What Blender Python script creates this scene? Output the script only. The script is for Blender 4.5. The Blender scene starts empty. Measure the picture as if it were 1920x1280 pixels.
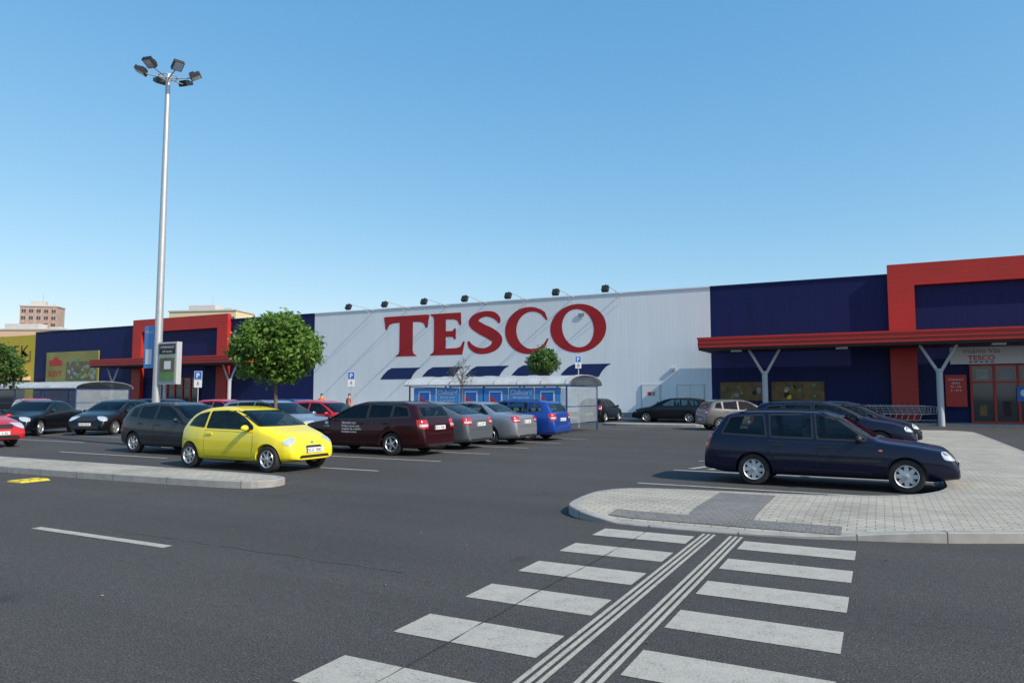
import bpy, bmesh, math, random
from mathutils import Vector, Matrix, geometry
from mathutils.bvhtree import BVHTree
random.seed(7)
R=math.radians
scene=bpy.context.scene
COL=scene.collection

# ------------------------------------------------------------------ materials
def newmat(name):
    m=bpy.data.materials.new(name); m.use_nodes=True
    nt=m.node_tree; b=nt.nodes['Principled BSDF']
    return m,nt,b
def mat(name,col,rough=.6,metal=0,coat=0,var=.12,scale=6,bump=0,spec=.5,emit=0):
    m,nt,b=newmat(name)
    b.inputs['Roughness'].default_value=rough
    b.inputs['Metallic'].default_value=metal
    b.inputs['Coat Weight'].default_value=coat
    b.inputs['Coat Roughness'].default_value=.04
    b.inputs['Specular IOR Level'].default_value=spec
    tc=nt.nodes.new('ShaderNodeTexCoord')
    n=nt.nodes.new('ShaderNodeTexNoise'); n.inputs['Scale'].default_value=scale; n.inputs['Detail'].default_value=5
    nt.links.new(tc.outputs['Object'],n.inputs['Vector'])
    mx=nt.nodes.new('ShaderNodeMix'); mx.data_type='RGBA'
    mx.inputs['A'].default_value=(*[c*(1-var) for c in col],1)
    mx.inputs['B'].default_value=(*[min(1,c*(1+var)) for c in col],1)
    nt.links.new(n.outputs['Fac'],mx.inputs['Factor'])
    nt.links.new(mx.outputs['Result'],b.inputs['Base Color'])
    if bump:
        bp=nt.nodes.new('ShaderNodeBump'); bp.inputs['Strength'].default_value=bump; bp.inputs['Distance'].default_value=.02
        nt.links.new(n.outputs['Fac'],bp.inputs['Height']); nt.links.new(bp.outputs['Normal'],b.inputs['Normal'])
    return m
def ramp(nt,inp,stops):
    r=nt.nodes.new('ShaderNodeValToRGB')
    while len(r.color_ramp.elements)<len(stops): r.color_ramp.elements.new(.5)
    for e,(p,c) in zip(r.color_ramp.elements,stops):
        e.position=p; e.color=(*c,1) if len(c)==3 else c
    nt.links.new(inp,r.inputs['Fac']); return r
def noise(nt,vec,scale,detail=4,rough=.6):
    n=nt.nodes.new('ShaderNodeTexNoise'); n.inputs['Scale'].default_value=scale
    n.inputs['Detail'].default_value=detail; n.inputs['Roughness'].default_value=rough
    nt.links.new(vec,n.inputs['Vector']); return n
def mixc(nt,fac,a,b,mode='MIX'):
    mx=nt.nodes.new('ShaderNodeMix'); mx.data_type='RGBA'; mx.blend_type=mode
    if isinstance(fac,(int,float)): mx.inputs['Factor'].default_value=fac
    else: nt.links.new(fac,mx.inputs['Factor'])
    for k,v in (('A',a),('B',b)):
        if isinstance(v,tuple): mx.inputs[k].default_value=(*v,1)
        else: nt.links.new(v,mx.inputs[k])
    return mx.outputs['Result']
def asphalt_mat():
    m,nt,b=newmat('asphalt')
    tc=nt.nodes.new('ShaderNodeTexCoord'); v=tc.outputs['Object']
    fine=noise(nt,v,75,3,.7); mid=noise(nt,v,14,6,.7); big=noise(nt,v,.18,5,.6)
    c1=ramp(nt,fine.outputs['Fac'],[(.30,(.020,.020,.021)),(.52,(.068,.066,.065)),(.66,(.135,.132,.128)),(.78,(.38,.37,.35))])
    c2=ramp(nt,big.outputs['Fac'],[(.3,(.85,.85,.86)),(.5,(1,1,1)),(.7,(1.14,1.13,1.11))])
    c3=ramp(nt,mid.outputs['Fac'],[(.3,(.78,.78,.78)),(.7,(1.17,1.17,1.17))])
    o=mixc(nt,1.0,c1.outputs['Color'],c2.outputs['Color'],'MULTIPLY')
    o=mixc(nt,1.0,o,c3.outputs['Color'],'MULTIPLY')
    st=noise(nt,v,1.3,3,.5); s=ramp(nt,st.outputs['Fac'],[(.68,(1,1,1)),(.75,(.75,.75,.75))])
    o=mixc(nt,1.0,o,s.outputs['Color'],'MULTIPLY')
    mp=nt.nodes.new('ShaderNodeMapping'); mp.inputs['Scale'].default_value=(.06,.9,1); nt.links.new(v,mp.inputs['Vector'])
    sk=noise(nt,mp.outputs['Vector'],1.0,4,.6); s2=ramp(nt,sk.outputs['Fac'],[(.35,(.92,.92,.92)),(.65,(1.06,1.06,1.06))])
    o=mixc(nt,1.0,o,s2.outputs['Color'],'MULTIPLY')
    nt.links.new(o,b.inputs['Base Color'])
    b.inputs['Roughness'].default_value=.85; b.inputs['Specular IOR Level'].default_value=.2
    bp=nt.nodes.new('ShaderNodeBump'); bp.inputs['Strength'].default_value=.7; bp.inputs['Distance'].default_value=.010
    nt.links.new(fine.outputs['Fac'],bp.inputs['Height']); nt.links.new(bp.outputs['Normal'],b.inputs['Normal'])
    return m
def paint_mat(name,col=(.62,.61,.57),wear=.43):
    m,nt,b=newmat(name)
    tc=nt.nodes.new('ShaderNodeTexCoord'); v=tc.outputs['Object']
    f=noise(nt,v,60,6,.75); g=noise(nt,v,5,5,.7)
    ad=nt.nodes.new('ShaderNodeMath'); ad.operation='MULTIPLY_ADD'; ad.inputs[1].default_value=.30
    nt.links.new(g.outputs['Fac'],ad.inputs[0])
    sc=nt.nodes.new('ShaderNodeMath'); sc.operation='MULTIPLY'; sc.inputs[1].default_value=.70
    nt.links.new(f.outputs['Fac'],sc.inputs[0]); nt.links.new(sc.outputs[0],ad.inputs[2])
    r=ramp(nt,ad.outputs[0],[(wear-.05,(.12,.118,.11)),(wear+.03,tuple(c*.78 for c in col)),(.60,col)])
    nt.links.new(r.outputs['Color'],b.inputs['Base Color']); b.inputs['Roughness'].default_value=.75
    bp=nt.nodes.new('ShaderNodeBump'); bp.inputs['Strength'].default_value=.5; bp.inputs['Distance'].default_value=.006
    nt.links.new(f.outputs['Fac'],bp.inputs['Height']); nt.links.new(bp.outputs['Normal'],b.inputs['Normal'])
    return m
def paver_mat(name,c1,c2,mort,w=.2,h=.1,rot=0,msize=.006):
    m,nt,b=newmat(name)
    tc=nt.nodes.new('ShaderNodeTexCoord'); mp=nt.nodes.new('ShaderNodeMapping'); mp.inputs['Rotation'].default_value=(0,0,rot)
    nt.links.new(tc.outputs['Object'],mp.inputs['Vector'])
    br=nt.nodes.new('ShaderNodeTexBrick'); br.inputs['Scale'].default_value=1
    br.inputs['Brick Width'].default_value=w; br.inputs['Row Height'].default_value=h; br.inputs['Mortar Size'].default_value=msize
    br.inputs['Mortar Smooth'].default_value=.2; br.inputs['Bias'].default_value=0
    br.inputs['Color1'].default_value=(*c1,1); br.inputs['Color2'].default_value=(*c2,1); br.inputs['Mortar'].default_value=(*mort,1)
    nt.links.new(mp.outputs['Vector'],br.inputs['Vector'])
    n=noise(nt,tc.outputs['Object'],.8,6,.65); r=ramp(nt,n.outputs['Fac'],[(.3,(.74,.74,.74)),(.7,(1.12,1.12,1.10))])
    n2=noise(nt,tc.outputs['Object'],90,3,.6); r2=ramp(nt,n2.outputs['Fac'],[(.3,(.8,.8,.8)),(.7,(1.12,1.12,1.12))])
    o=mixc(nt,1.0,br.outputs['Color'],r.outputs['Color'],'MULTIPLY'); o=mixc(nt,1.0,o,r2.outputs['Color'],'MULTIPLY')
    nt.links.new(o,b.inputs['Base Color']); b.inputs['Roughness'].default_value=.85
    bp=nt.nodes.new('ShaderNodeBump'); bp.invert=True; bp.inputs['Strength'].default_value=.7; bp.inputs['Distance'].default_value=.006
    nt.links.new(br.outputs['Fac'],bp.inputs['Height']); nt.links.new(bp.outputs['Normal'],b.inputs['Normal'])
    return m
def corr_mat(name,col,period=.25,var=.03,rough=.55,depth=.002,line=.08,spec=.35):
    """profiled sheet metal cladding"""
    m,nt,b=newmat(name)
    tc=nt.nodes.new('ShaderNodeTexCoord'); v=tc.outputs['Object']
    w=nt.nodes.new('ShaderNodeTexWave'); w.wave_type='BANDS'; w.bands_direction='X'; w.wave_profile='SIN'
    w.inputs['Scale'].default_value=.314/period; w.inputs['Distortion'].default_value=0
    nt.links.new(v,w.inputs['Vector'])
    r=ramp(nt,w.outputs['Fac'],[(.25,(0,0,0)),(.5,(1,1,1))])
    mp=nt.nodes.new('ShaderNodeMapping'); mp.inputs['Scale'].default_value=(1,1,.12); nt.links.new(v,mp.inputs['Vector'])
    n=noise(nt,mp.outputs['Vector'],1.2,6,.65); n2=noise(nt,v,.12,3,.5)
    c=ramp(nt,n.outputs['Fac'],[(.3,tuple(x*(1-var*1.6) for x in col)),(.7,tuple(min(1,x*(1+var)) for x in col))])
    c2=ramp(nt,n2.outputs['Fac'],[(.35,(.96,.96,.96)),(.65,(1.03,1.03,1.03))])
    o=mixc(nt,1.0,c.outputs['Color'],c2.outputs['Color'],'MULTIPLY')
    g=ramp(nt,w.outputs['Fac'],[(.05,(.60,.60,.63)),(.30,(1,1,1))])
    o=mixc(nt,line,o,mixc(nt,1.0,o,g.outputs['Color'],'MULTIPLY'))
    nt.links.new(o,b.inputs['Base Color']); b.inputs['Roughness'].default_value=rough; b.inputs['Specular IOR Level'].default_value=spec
    bp=nt.nodes.new('ShaderNodeBump'); bp.inputs['Strength'].default_value=.25; bp.inputs['Distance'].default_value=depth
    nt.links.new(r.outputs['Color'],bp.inputs['Height']); nt.links.new(bp.outputs['Normal'],b.inputs['Normal'])
    return m
def leaf_mat(name,a,b_):
    m,nt,b=newmat(name)
    tc=nt.nodes.new('ShaderNodeTexCoord')
    n=noise(nt,tc.outputs['Object'],3.2,4,.7)
    r=ramp(nt,n.outputs['Fac'],[(.32,a),(.68,b_)])
    nt.links.new(r.outputs['Color'],b.inputs['Base Color']); b.inputs['Roughness'].default_value=.5
    tr=nt.nodes.new('ShaderNodeBsdfTranslucent'); ms=nt.nodes.new('ShaderNodeMixShader'); ms.inputs[0].default_value=.4
    nt.links.new(r.outputs['Color'],tr.inputs['Color'])
    nt.links.new(b.outputs[0],ms.inputs[1]); nt.links.new(tr.outputs[0],ms.inputs[2])
    nt.links.new(ms.outputs[0],nt.nodes['Material Output'].inputs['Surface'])
    return m
def clear_mat(name,tint=(.75,.82,.88),opac=.35,rough=.2):
    m,nt,b=newmat(name)
    b.inputs['Base Color'].default_value=(*tint,1); b.inputs['Roughness'].default_value=rough
    t=nt.nodes.new('ShaderNodeBsdfTransparent'); t.inputs['Color'].default_value=(.9,.93,.95,1)
    n=noise(nt,nt.nodes.new('ShaderNodeTexCoord').outputs['Object'],2,4)
    rr=ramp(nt,n.outputs['Fac'],[(.3,(opac*.8,)*3),(.7,(min(1,opac*1.2),)*3)])
    ms=nt.nodes.new('ShaderNodeMixShader'); nt.links.new(rr.outputs['Color'],ms.inputs[0])
    nt.links.new(t.outputs[0],ms.inputs[1]); nt.links.new(b.outputs[0],ms.inputs[2])
    nt.links.new(ms.outputs[0],nt.nodes['Material Output'].inputs['Surface'])
    return m
def carglass_mat():
    m,nt,b=newmat('car_glass')
    t=nt.nodes.new('ShaderNodeBsdfTransparent')
    tc=nt.nodes.new('ShaderNodeTexCoord'); n=noise(nt,tc.outputs['Object'],1.5,3)
    r=ramp(nt,n.outputs['Fac'],[(.3,(.50,.58,.55)),(.7,(.60,.68,.65))]); nt.links.new(r.outputs['Color'],t.inputs['Color'])
    g=nt.nodes.new('ShaderNodeBsdfGlossy'); g.inputs['Roughness'].default_value=.015
    f=nt.nodes.new('ShaderNodeFresnel'); f.inputs['IOR'].default_value=1.5
    ms=nt.nodes.new('ShaderNodeMixShader'); nt.links.new(f.outputs[0],ms.inputs[0]); nt.links.new(t.outputs[0],ms.inputs[1]); nt.links.new(g.outputs[0],ms.inputs[2])
    nt.links.new(ms.outputs[0],nt.nodes['Material Output'].inputs['Surface'])
    return m

M={}
M['asphalt']=asphalt_mat()
M['paint']=paint_mat('road_paint',(.44,.42,.37),.42); M['paint_thin']=paint_mat('bay_line_paint',(.42,.41,.38),.44)
M['paver']=paver_mat('light_pavers',(.46,.43,.36),(.38,.35,.30),(.16,.15,.13))
M['tactile']=paver_mat('grey_tactile_pavers',(.185,.18,.175),(.145,.142,.14),(.23,.22,.205),.1,.1,0,.009)
M['kerb']=mat('concrete_kerb',(.30,.29,.275),.85,var=.35,scale=5,bump=.3)
M['white_clad']=corr_mat('white_cladding',(.74,.77,.79),.28)
M['navy_clad']=corr_mat('navy_cladding',(.009,.015,.082),.28,var=.08,line=.2,spec=.2)
M['red_letter']=corr_mat('red_painted_cladding',(.36,.012,.016),.28,line=.05)
M['blue_letter']=corr_mat('blue_painted_cladding',(.010,.024,.11),.28,line=.05)
M['yellow_clad']=corr_mat('yellow_cladding',(.56,.42,.03),.3)
M['red']=mat('red_panel',(.46,.020,.010),.45,var=.1,scale=1.5)
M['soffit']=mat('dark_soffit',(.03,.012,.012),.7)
M['steel']=mat('galvanised_steel',(.50,.51,.52),.45,metal=.6,var=.15,scale=9)
M['white_metal']=mat('white_painted_metal',(.70,.71,.70),.45,var=.06)
M['post']=mat('pale_grey_paint',(.42,.44,.47),.5,var=.1)
M['black']=mat('black_plastic',(.018,.018,.02),.5,var=.2)
M['rubber']=mat('tyre_rubber',(.022,.022,.023),.85,var=.3,scale=20)
M['alloy']=mat('alloy_rim',(.55,.56,.58),.3,metal=.75,var=.08)
M['hubcap']=mat('silver_hubcap',(.50,.51,.53),.35,metal=.4,var=.08)
M['glass']=carglass_mat()
M['shopglass']=mat('shop_glass',(.035,.045,.050),.05,var=.6,scale=.6,spec=.7)
M['lens']=mat('clear_lens',(.62,.66,.70),.08,metal=.35,coat=1,var=.3,scale=30)
M['redlens']=mat('red_lens',(.45,.012,.012),.12,coat=1,var=.3,scale=20)
M['orange']=mat('orange_lens',(.7,.18,.01),.15,coat=1)
M['plate']=mat('plate_white',(.72,.73,.72),.5,var=.05)
M['ink']=mat('black_ink',(.015,.015,.018),.6)
M['whiteink']=mat('white_ink',(.70,.71,.72),.6,var=.04)
M['redink']=mat('red_ink',(.50,.03,.03),.6)
M['greyink']=mat('grey_ink',(.25,.26,.28),.6)
M['eublue']=mat('plate_blue',(.01,.04,.3),.5)
M['signblue']=mat('sign_blue',(.015,.13,.48),.4,var=.06)
M['posterblue']=mat('poster_blue',(.06,.24,.58),.4,var=.12,scale=2)
M['posterpale']=mat('poster_pale',(.26,.30,.26),.4,var=.4,scale=3)
M['frameblue']=mat('blue_frame',(.02,.06,.20),.4,var=.1)
M['bark']=mat('bark',(.13,.10,.075),.9,var=.35,scale=18,bump=.5)
M['leaf']=leaf_mat('leaf_green',(.07,.16,.02),(.20,.34,.06))
M['leafd']=leaf_mat('leaf_dark_green',(.04,.10,.018),(.11,.22,.04))
M['leafb']=leaf_mat('leaf_brownish',(.06,.05,.02),(.10,.12,.04))
M['canvas']=clear_mat('polycarbonate',(.50,.52,.52),.88,.35)
M['pane']=clear_mat('shelter_pane',(.5,.56,.6),.22,.1)
M['yellow']=mat('yellow_rubber',(.72,.52,.02),.6,var=.15)
M['skin']=mat('skin',(.50,.30,.22),.6); M['hair']=mat('hair',(.04,.025,.015),.7)
M['vest']=mat('orange_vest',(.75,.16,.02),.7); M['trousers']=mat('dark_trousers',(.03,.035,.06),.8); M['shirtr']=mat('pink_shirt',(.50,.16,.12),.8)
M['brickwall']=paver_mat('brick_wall',(.50,.34,.27),(.44,.29,.23),(.48,.40,.36),1.6,.7,0,.1)
M['render_cream']=mat('cream_render',(.62,.54,.34),.85,var=.06,scale=.3)
M['render_orange']=mat('orange_render',(.60,.42,.28),.85,var=.06,scale=.3)
M['concrete']=mat('pale_concrete',(.50,.48,.45),.85,var=.1,scale=.5)
M['green']=mat('poster_green',(.10,.24,.07),.5,var=.5,scale=4)
M['photo']=mat('poster_photo',(.12,.11,.06),.5,var=.95,scale=1.6)
M['orangeposter']=mat('dim_yellow_poster',(.15,.085,.02),.5,var=.95,scale=2.5)
M['posteryel']=mat('poster_olive',(.26,.24,.06),.5,var=.5,scale=.5)
M['roof']=mat('roof_membrane',(.3,.3,.3),.8)
M['interior']=mat('car_interior',(.045,.045,.048),.85,var=.3)
M['seatfab']=mat('seat_fabric',(.10,.105,.11),.9,var=.3,scale=12)

# ------------------------------------------------------------------ mesh builder
class MB:
    def __init__(s): s.V=[];s.F=[];s.I=[];s.mats=[]
    def mi(s,m):
        if m not in s.mats: s.mats.append(m)
        return s.mats.index(m)
    def add(s,vs,fs,m):
        o=len(s.V); s.V+= [tuple(v) for v in vs]; k=s.mi(m)
        for f in fs: s.F.append([i+o for i in f]); s.I.append(k)
        return s
    def box(s,a,b,m,rot=None,piv=None):
        x0,y0,z0=a;x1,y1,z1=b
        vs=[Vector(p) for p in ((x0,y0,z0),(x1,y0,z0),(x1,y1,z0),(x0,y1,z0),(x0,y0,z1),(x1,y0,z1),(x1,y1,z1),(x0,y1,z1))]
        if rot is not None:
            c=Vector(piv) if piv else Vector(((x0+x1)/2,(y0+y1)/2,(z0+z1)/2))
            vs=[rot@(v-c)+c for v in vs]
        return s.add(vs,[(0,3,2,1),(4,5,6,7),(0,1,5,4),(1,2,6,5),(2,3,7,6),(3,0,4,7)],m)
    def cyl(s,p0,p1,r0,r1,m,n=10,cap=True):
        p0=Vector(p0);p1=Vector(p1);d=(p1-p0)
        if d.length<1e-6: return s
        q=d.to_track_quat('Z','Y'); vs=[]
        for p,r in ((p0,r0),(p1,r1)):
            for i in range(n):
                a=2*math.pi*i/n; vs.append(p+q@Vector((math.cos(a)*r,math.sin(a)*r,0)))
        fs=[(i,(i+1)%n,n+(i+1)%n,n+i) for i in range(n)]
        if cap: fs+=[tuple(range(n-1,-1,-1)),tuple(range(n,2*n))]
        return s.add(vs,fs,m)
    def lathe(s,prof,m,axis='Y',c=(0,0,0),n=28):
        c=Vector(c);vs=[];k=len(prof)
        for i in range(n):
            a=2*math.pi*i/n
            for (r,t) in prof:
                if axis=='Y': vs.append(c+Vector((math.cos(a)*r,t,math.sin(a)*r)))
                else: vs.append(c+Vector((math.cos(a)*r,math.sin(a)*r,t)))
        fs=[]
        for i in range(n):
            j=(i+1)%n
            for q in range(k-1): fs.append((i*k+q,i*k+q+1,j*k+q+1,j*k+q))
        return s.add(vs,fs,m)
    def ball(s,c,r,m,n=12,k=8):
        if not hasattr(r,'__len__'): r=(r,r,r)
        vs=[];fs=[]
        for j in range(k+1):
            t=math.pi*j/k
            for i in range(n):
                a=2*math.pi*i/n; vs.append((c[0]+r[0]*math.sin(t)*math.cos(a),c[1]+r[1]*math.sin(t)*math.sin(a),c[2]+r[2]*math.cos(t)))
        for j in range(k):
            for i in range(n):
                fs.append((j*n+i,(j+1)*n+i,(j+1)*n+(i+1)%n,j*n+(i+1)%n))
        return s.add(vs,fs,m)
    def text(s,body,org,right,up,size,m,width=None,bold=.0,align='CENTER'):
        vs,fs=textmesh(body,bold)
        if not vs: return s
        xs=[v[0] for v in vs]; x0,x1=min(xs),max(xs)
        k=size/.72; kx=k if not width else width/(x1-x0)
        cx=(x0+x1)/2 if align=='CENTER' else x0
        o=Vector(org);r=Vector(right);u=Vector(up)
        return s.add([o+r*((v[0]-cx)*kx)+u*(v[1]*k) for v in vs],fs,m)
    def obj(s,name,parent=None,smooth=False,loc=None,rotz=0,angle=None):
        me=bpy.data.meshes.new(name); me.from_pydata(s.V,[],s.F)
        for m in s.mats: me.materials.append(m)
        me.polygons.foreach_set('material_index',s.I)
        if smooth: me.polygons.foreach_set('use_smooth',[True]*len(me.polygons))
        me.update()
        if smooth and angle is not None:
            me.set_sharp_from_angle(angle=R(angle))
        o=bpy.data.objects.new(name,me); COL.objects.link(o)
        if parent: o.parent=parent
        if loc: o.location=loc
        o.rotation_euler[2]=rotz
        return o
_tc={}
def textmesh(body,bold=0):
    if (body,bold) in _tc: return _tc[(body,bold)]
    cu=bpy.data.curves.new('tmp','FONT'); cu.body=body; cu.size=1; cu.offset=bold; cu.resolution_u=3
    o=bpy.data.objects.new('tmp',cu); COL.objects.link(o)
    bpy.context.view_layer.update()
    me=bpy.data.meshes.new_from_object(o.evaluated_get(bpy.context.evaluated_depsgraph_get()))
    vs=[tuple(v.co) for v in me.vertices]; fs=[tuple(p.vertices) for p in me.polygons]
    bpy.data.objects.remove(o); bpy.data.curves.remove(cu); bpy.data.meshes.remove(me)
    _tc[(body,bold)]=(vs,fs); return vs,fs
def thing(name,label,cat,loc=(0,0,0),rotz=0,group=None):
    e=bpy.data.objects.new(name,None); e.empty_display_size=.3; COL.objects.link(e)
    e.location=loc; e.rotation_euler[2]=rotz; e['label']=label; e['category']=cat
    if group: e['group']=group
    return e
def tag(o,label,cat,group=None):
    o['label']=label;o['category']=cat
    if group: o['group']=group
    return o
def chaikin(p,n=1,closed=True):
    for _ in range(n):
        q=[];k=len(p)
        for i in range(k if closed else k-1):
            a=p[i];b=p[(i+1)%k]
            q+= [(a[0]*.78+b[0]*.22,a[1]*.78+b[1]*.22),(a[0]*.22+b[0]*.78,a[1]*.22+b[1]*.78)]
        if not closed: q=[p[0]]+q+[p[-1]]
        p=q
    return p
def roundpoly(p,r=.035):
    q=[];k=len(p)
    for i in range(k):
        a=Vector(p[i-1]);b=Vector(p[i]);c=Vector(p[(i+1)%k])
        d1=min(r,(a-b).length*.45);d2=min(r,(c-b).length*.45)
        s=b+(a-b).normalized()*d1;e=b+(c-b).normalized()*d2
        for t in (0,.33,.67,1): q.append(tuple(s*(1-t)**2+b*2*t*(1-t)+e*t*t))
    return q
def area(p): return sum(p[i][0]*p[(i+1)%len(p)][1]-p[(i+1)%len(p)][0]*p[i][1] for i in range(len(p)))/2
def offset(p,d):
    s=1 if area(p)>0 else -1; k=len(p); q=[]
    for i in range(k):
        a=Vector(p[i-1]);b=Vector(p[i]);c=Vector(p[(i+1)%k])
        e1=(b-a);e2=(c-b)
        if e1.length<1e-9 or e2.length<1e-9: q.append(tuple(b)); continue
        e1.normalize();e2.normalize()
        n1=Vector((e1.y,-e1.x))*s;n2=Vector((e2.y,-e2.x))*s
        n=(n1+n2)
        if n.length<1e-6:n=n1
        n.normalize(); k2=max(.5,n.dot(n1))
        q.append(tuple(b+n*(d/k2)))
    return q
def inside(p,x,y):
    c=False;k=len(p)
    for i in range(k):
        x1,y1=p[i];x2,y2=p[(i+1)%k]
        if (y1>y)!=(y2>y) and x<(x2-x1)*(y-y1)/(y2-y1)+x1: c=not c
    return c
def fillpoly(p,step,hole=None):
    xs=[a[0] for a in p];ys=[a[1] for a in p]
    def dens(p):
        bd=[]
        for i in range(len(p)):
            a=Vector(p[i]);b=Vector(p[(i+1)%len(p)]);n=max(1,int((b-a).length/step))
            for j in range(n): bd.append(a.lerp(b,j/n))
        return bd
    bd=dens(p); n=len(bd); ed=[(i,(i+1)%n) for i in range(n)]; pts=[]
    if hole:
        hb=dens(hole); h=len(hb); ed+=[(n+i,n+(i+1)%h) for i in range(h)]; bd=bd+hb
    else:
        inner=offset([tuple(v) for v in bd],-step*.3)
        y=min(ys)+step/2
        while y<max(ys):
            x=min(xs)+step/2
            while x<max(xs):
                if inside(inner,x,y): pts.append(Vector((x,y)))
                x+=step
            y+=step
    r=geometry.delaunay_2d_cdt(bd+pts,ed,[],1,1e-6)
    fs=r[2]
    if hole:
        g=[]
        for f in fs:
            c=sum((r[0][i] for i in f),Vector((0,0)))/len(f)
            if not inside(hole,c.x,c.y): g.append(f)
        fs=g
    return r[0],fs

# ------------------------------------------------------------------ CARS
def interp(t,x):
    if x<=t[0][0]: return t[0][1]
    for (a,b),(c,d) in zip(t,t[1:]):
        if x<=c: return b+(d-b)*(x-a)/(c-a) if c>a else d
    return t[-1][1]
WT=[(0,.80),(.03,.865),(.08,.905),(.2,.945),(.45,.98),(.85,1.0)]
WTC=[(0,.64),(.03,.73),(.08,.80),(.2,.88),(.45,.955),(.85,1.0)]
WTB=[(0,.86),(.03,.905),(.08,.935),(.2,.962),(.45,.985),(.85,1.0)]
SP={}
SP['city']=dict(L=3.54,W=1.64,prof=[(0,.46),(.02,.6),(.05,.74),(.12,.93),(.24,1.10),(.42,1.235),(.62,1.315),(.9,1.375),(1.25,1.40),(1.6,1.39),(1.88,1.345),(2.15,1.255),(2.45,1.11),(2.70,.98),(2.92,.91),(3.12,.845),(3.29,.765),(3.41,.67),(3.49,.57),(3.53,.49),(3.54,.44)],
  belt=[(0,.86),(1,.89),(2.7,.86),(3.54,.6)],xr=.50,xf=2.92,wr=.285,wt=WTC,seal=.012,
  win=[[(.40,.96),(.50,1.11),(.66,1.205),(.98,1.265),(.97,.925)],[(1.05,.915),(1.06,1.275),(1.55,1.295),(1.86,1.25),(2.14,1.14),(2.45,.96),(2.47,.90)]],
  doors=[(1.02,2.5,0)],ws=(.99,1.305),rs=(.98,1.27),fl=dict(z=.65,w=.27,h=.17,dx=.28,y=.54,phi=30),tl=dict(z=.78,w=.2,h=.2,dx=.10,y=.60,phi=150),tum=.30)
SP['old_estate']=dict(L=4.18,W=1.64,prof=[(0,.45),(.02,.6),(.05,.76),(.09,.86),(.34,1.22),(.41,1.31),(.8,1.36),(1.5,1.37),(2.1,1.355),(2.36,1.29),(2.6,1.15),(2.96,.90),(3.13,.86),(3.58,.81),(3.95,.745),(4.07,.66),(4.15,.54),(4.18,.42)],
  belt=[(0,.86),(1.2,.85),(3.1,.82),(4.18,.68)],xr=.93,xf=3.40,wr=.285,wt=WTB,
  win=[[(.36,.93),(.51,1.24),(1.10,1.275),(1.16,.90)],[(1.24,.895),(1.21,1.28),(1.92,1.295),(1.95,.88)],[(2.03,.875),(1.99,1.295),(2.30,1.255),(2.80,.89),(2.80,.865)]],
  doors=[(1.2,2.0,1),(2.02,2.93,0)],ws=(.92,1.27),rs=(.93,1.24),fl=dict(z=.64,w=.30,h=.14,dx=.14,y=.64,phi=22),tl=dict(z=.76,w=.16,h=.26,dx=.05,y=.72,phi=150),tum=.28,rails=True,black=.33,strip=.50)
SP['estate']=dict(L=4.57,W=1.77,prof=[(0,.48),(.02,.62),(.05,.86),(.12,1.02),(.34,1.33),(.46,1.42),(.9,1.46),(1.7,1.475),(2.3,1.45),(2.62,1.37),(3.0,1.19),(3.38,.99),(3.55,.95),(4.0,.88),(4.33,.78),(4.46,.68),(4.54,.54),(4.57,.44)],
  belt=[(0,1.0),(3.4,.92),(4.57,.75)],xr=1.05,xf=3.63,wr=.315,
  win=[[(.50,1.07),(.64,1.30),(1.04,1.35),(1.04,1.04)],[(1.12,1.03),(1.12,1.36),(1.86,1.38),(1.86,1.0)],[(1.94,.99),(1.94,1.38),(2.42,1.36),(2.68,1.27),(3.15,1.01),(3.2,.97)]],
  doors=[(1.08,1.9,1),(1.92,3.15,0)],ws=(1.02,1.37),rs=(1.06,1.34),fl=dict(z=.70,w=.40,h=.17,dx=.2,y=.66,phi=30),tl=dict(z=.86,w=.34,h=.24,dx=.06,y=.72,phi=150),tum=.32,rails=True,strip=.52)
SP['fastback']=dict(L=4.57,W=1.77,prof=[(0,.5),(.02,.65),(.05,.88),(.10,1.0),(.28,1.06),(.62,1.20),(1.05,1.36),(1.5,1.44),(2.1,1.455),(2.55,1.38),(2.98,1.19),(3.38,.98),(3.6,.93),(4.0,.87),(4.33,.78),(4.46,.68),(4.54,.54),(4.57,.44)],
  belt=[(0,.98),(3.4,.91),(4.57,.74)],xr=1.05,xf=3.63,wr=.315,
  win=[[(.85,1.04),(1.18,1.25),(1.86,1.36),(1.86,.99)],[(1.94,.98),(1.94,1.36),(2.40,1.34),(2.66,1.25),(3.12,1.0),(3.17,.96)]],
  doors=[(1.1,1.9,1),(1.92,3.12,0)],ws=(1.01,1.36),rs=(1.09,1.36),fl=dict(z=.70,w=.40,h=.17,dx=.2,y=.66,phi=30),tl=dict(z=.86,w=.36,h=.22,dx=.06,y=.70,phi=150),tum=.32,strip=.52)
SP['sedan']=dict(L=4.7,W=1.8,prof=[(0,.5),(.02,.65),(.05,.88),(.10,.98),(.5,1.03),(.78,1.07),(1.25,1.33),(1.55,1.41),(2.2,1.43),(2.6,1.36),(3.0,1.18),(3.45,.97),(3.65,.93),(4.1,.87),(4.45,.79),(4.59,.69),(4.67,.55),(4.7,.44)],
  belt=[(0,.96),(3.4,.91),(4.7,.74)],xr=1.0,xf=3.75,wr=.315,
  win=[[(1.12,1.03),(1.42,1.27),(1.92,1.33),(1.92,.98)],[(2.0,.98),(2.0,1.34),(2.42,1.32),(2.7,1.22),(3.14,1.0),(3.2,.96)]],
  doors=[(1.12,1.96,1),(1.98,3.15,0)],ws=(1.0,1.35),rs=(1.10,1.33),fl=dict(z=.68,w=.36,h=.18,dx=.16,y=.66,phi=22),tl=dict(z=.84,w=.34,h=.2,dx=.06,y=.70,phi=155),tum=.32)
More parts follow.
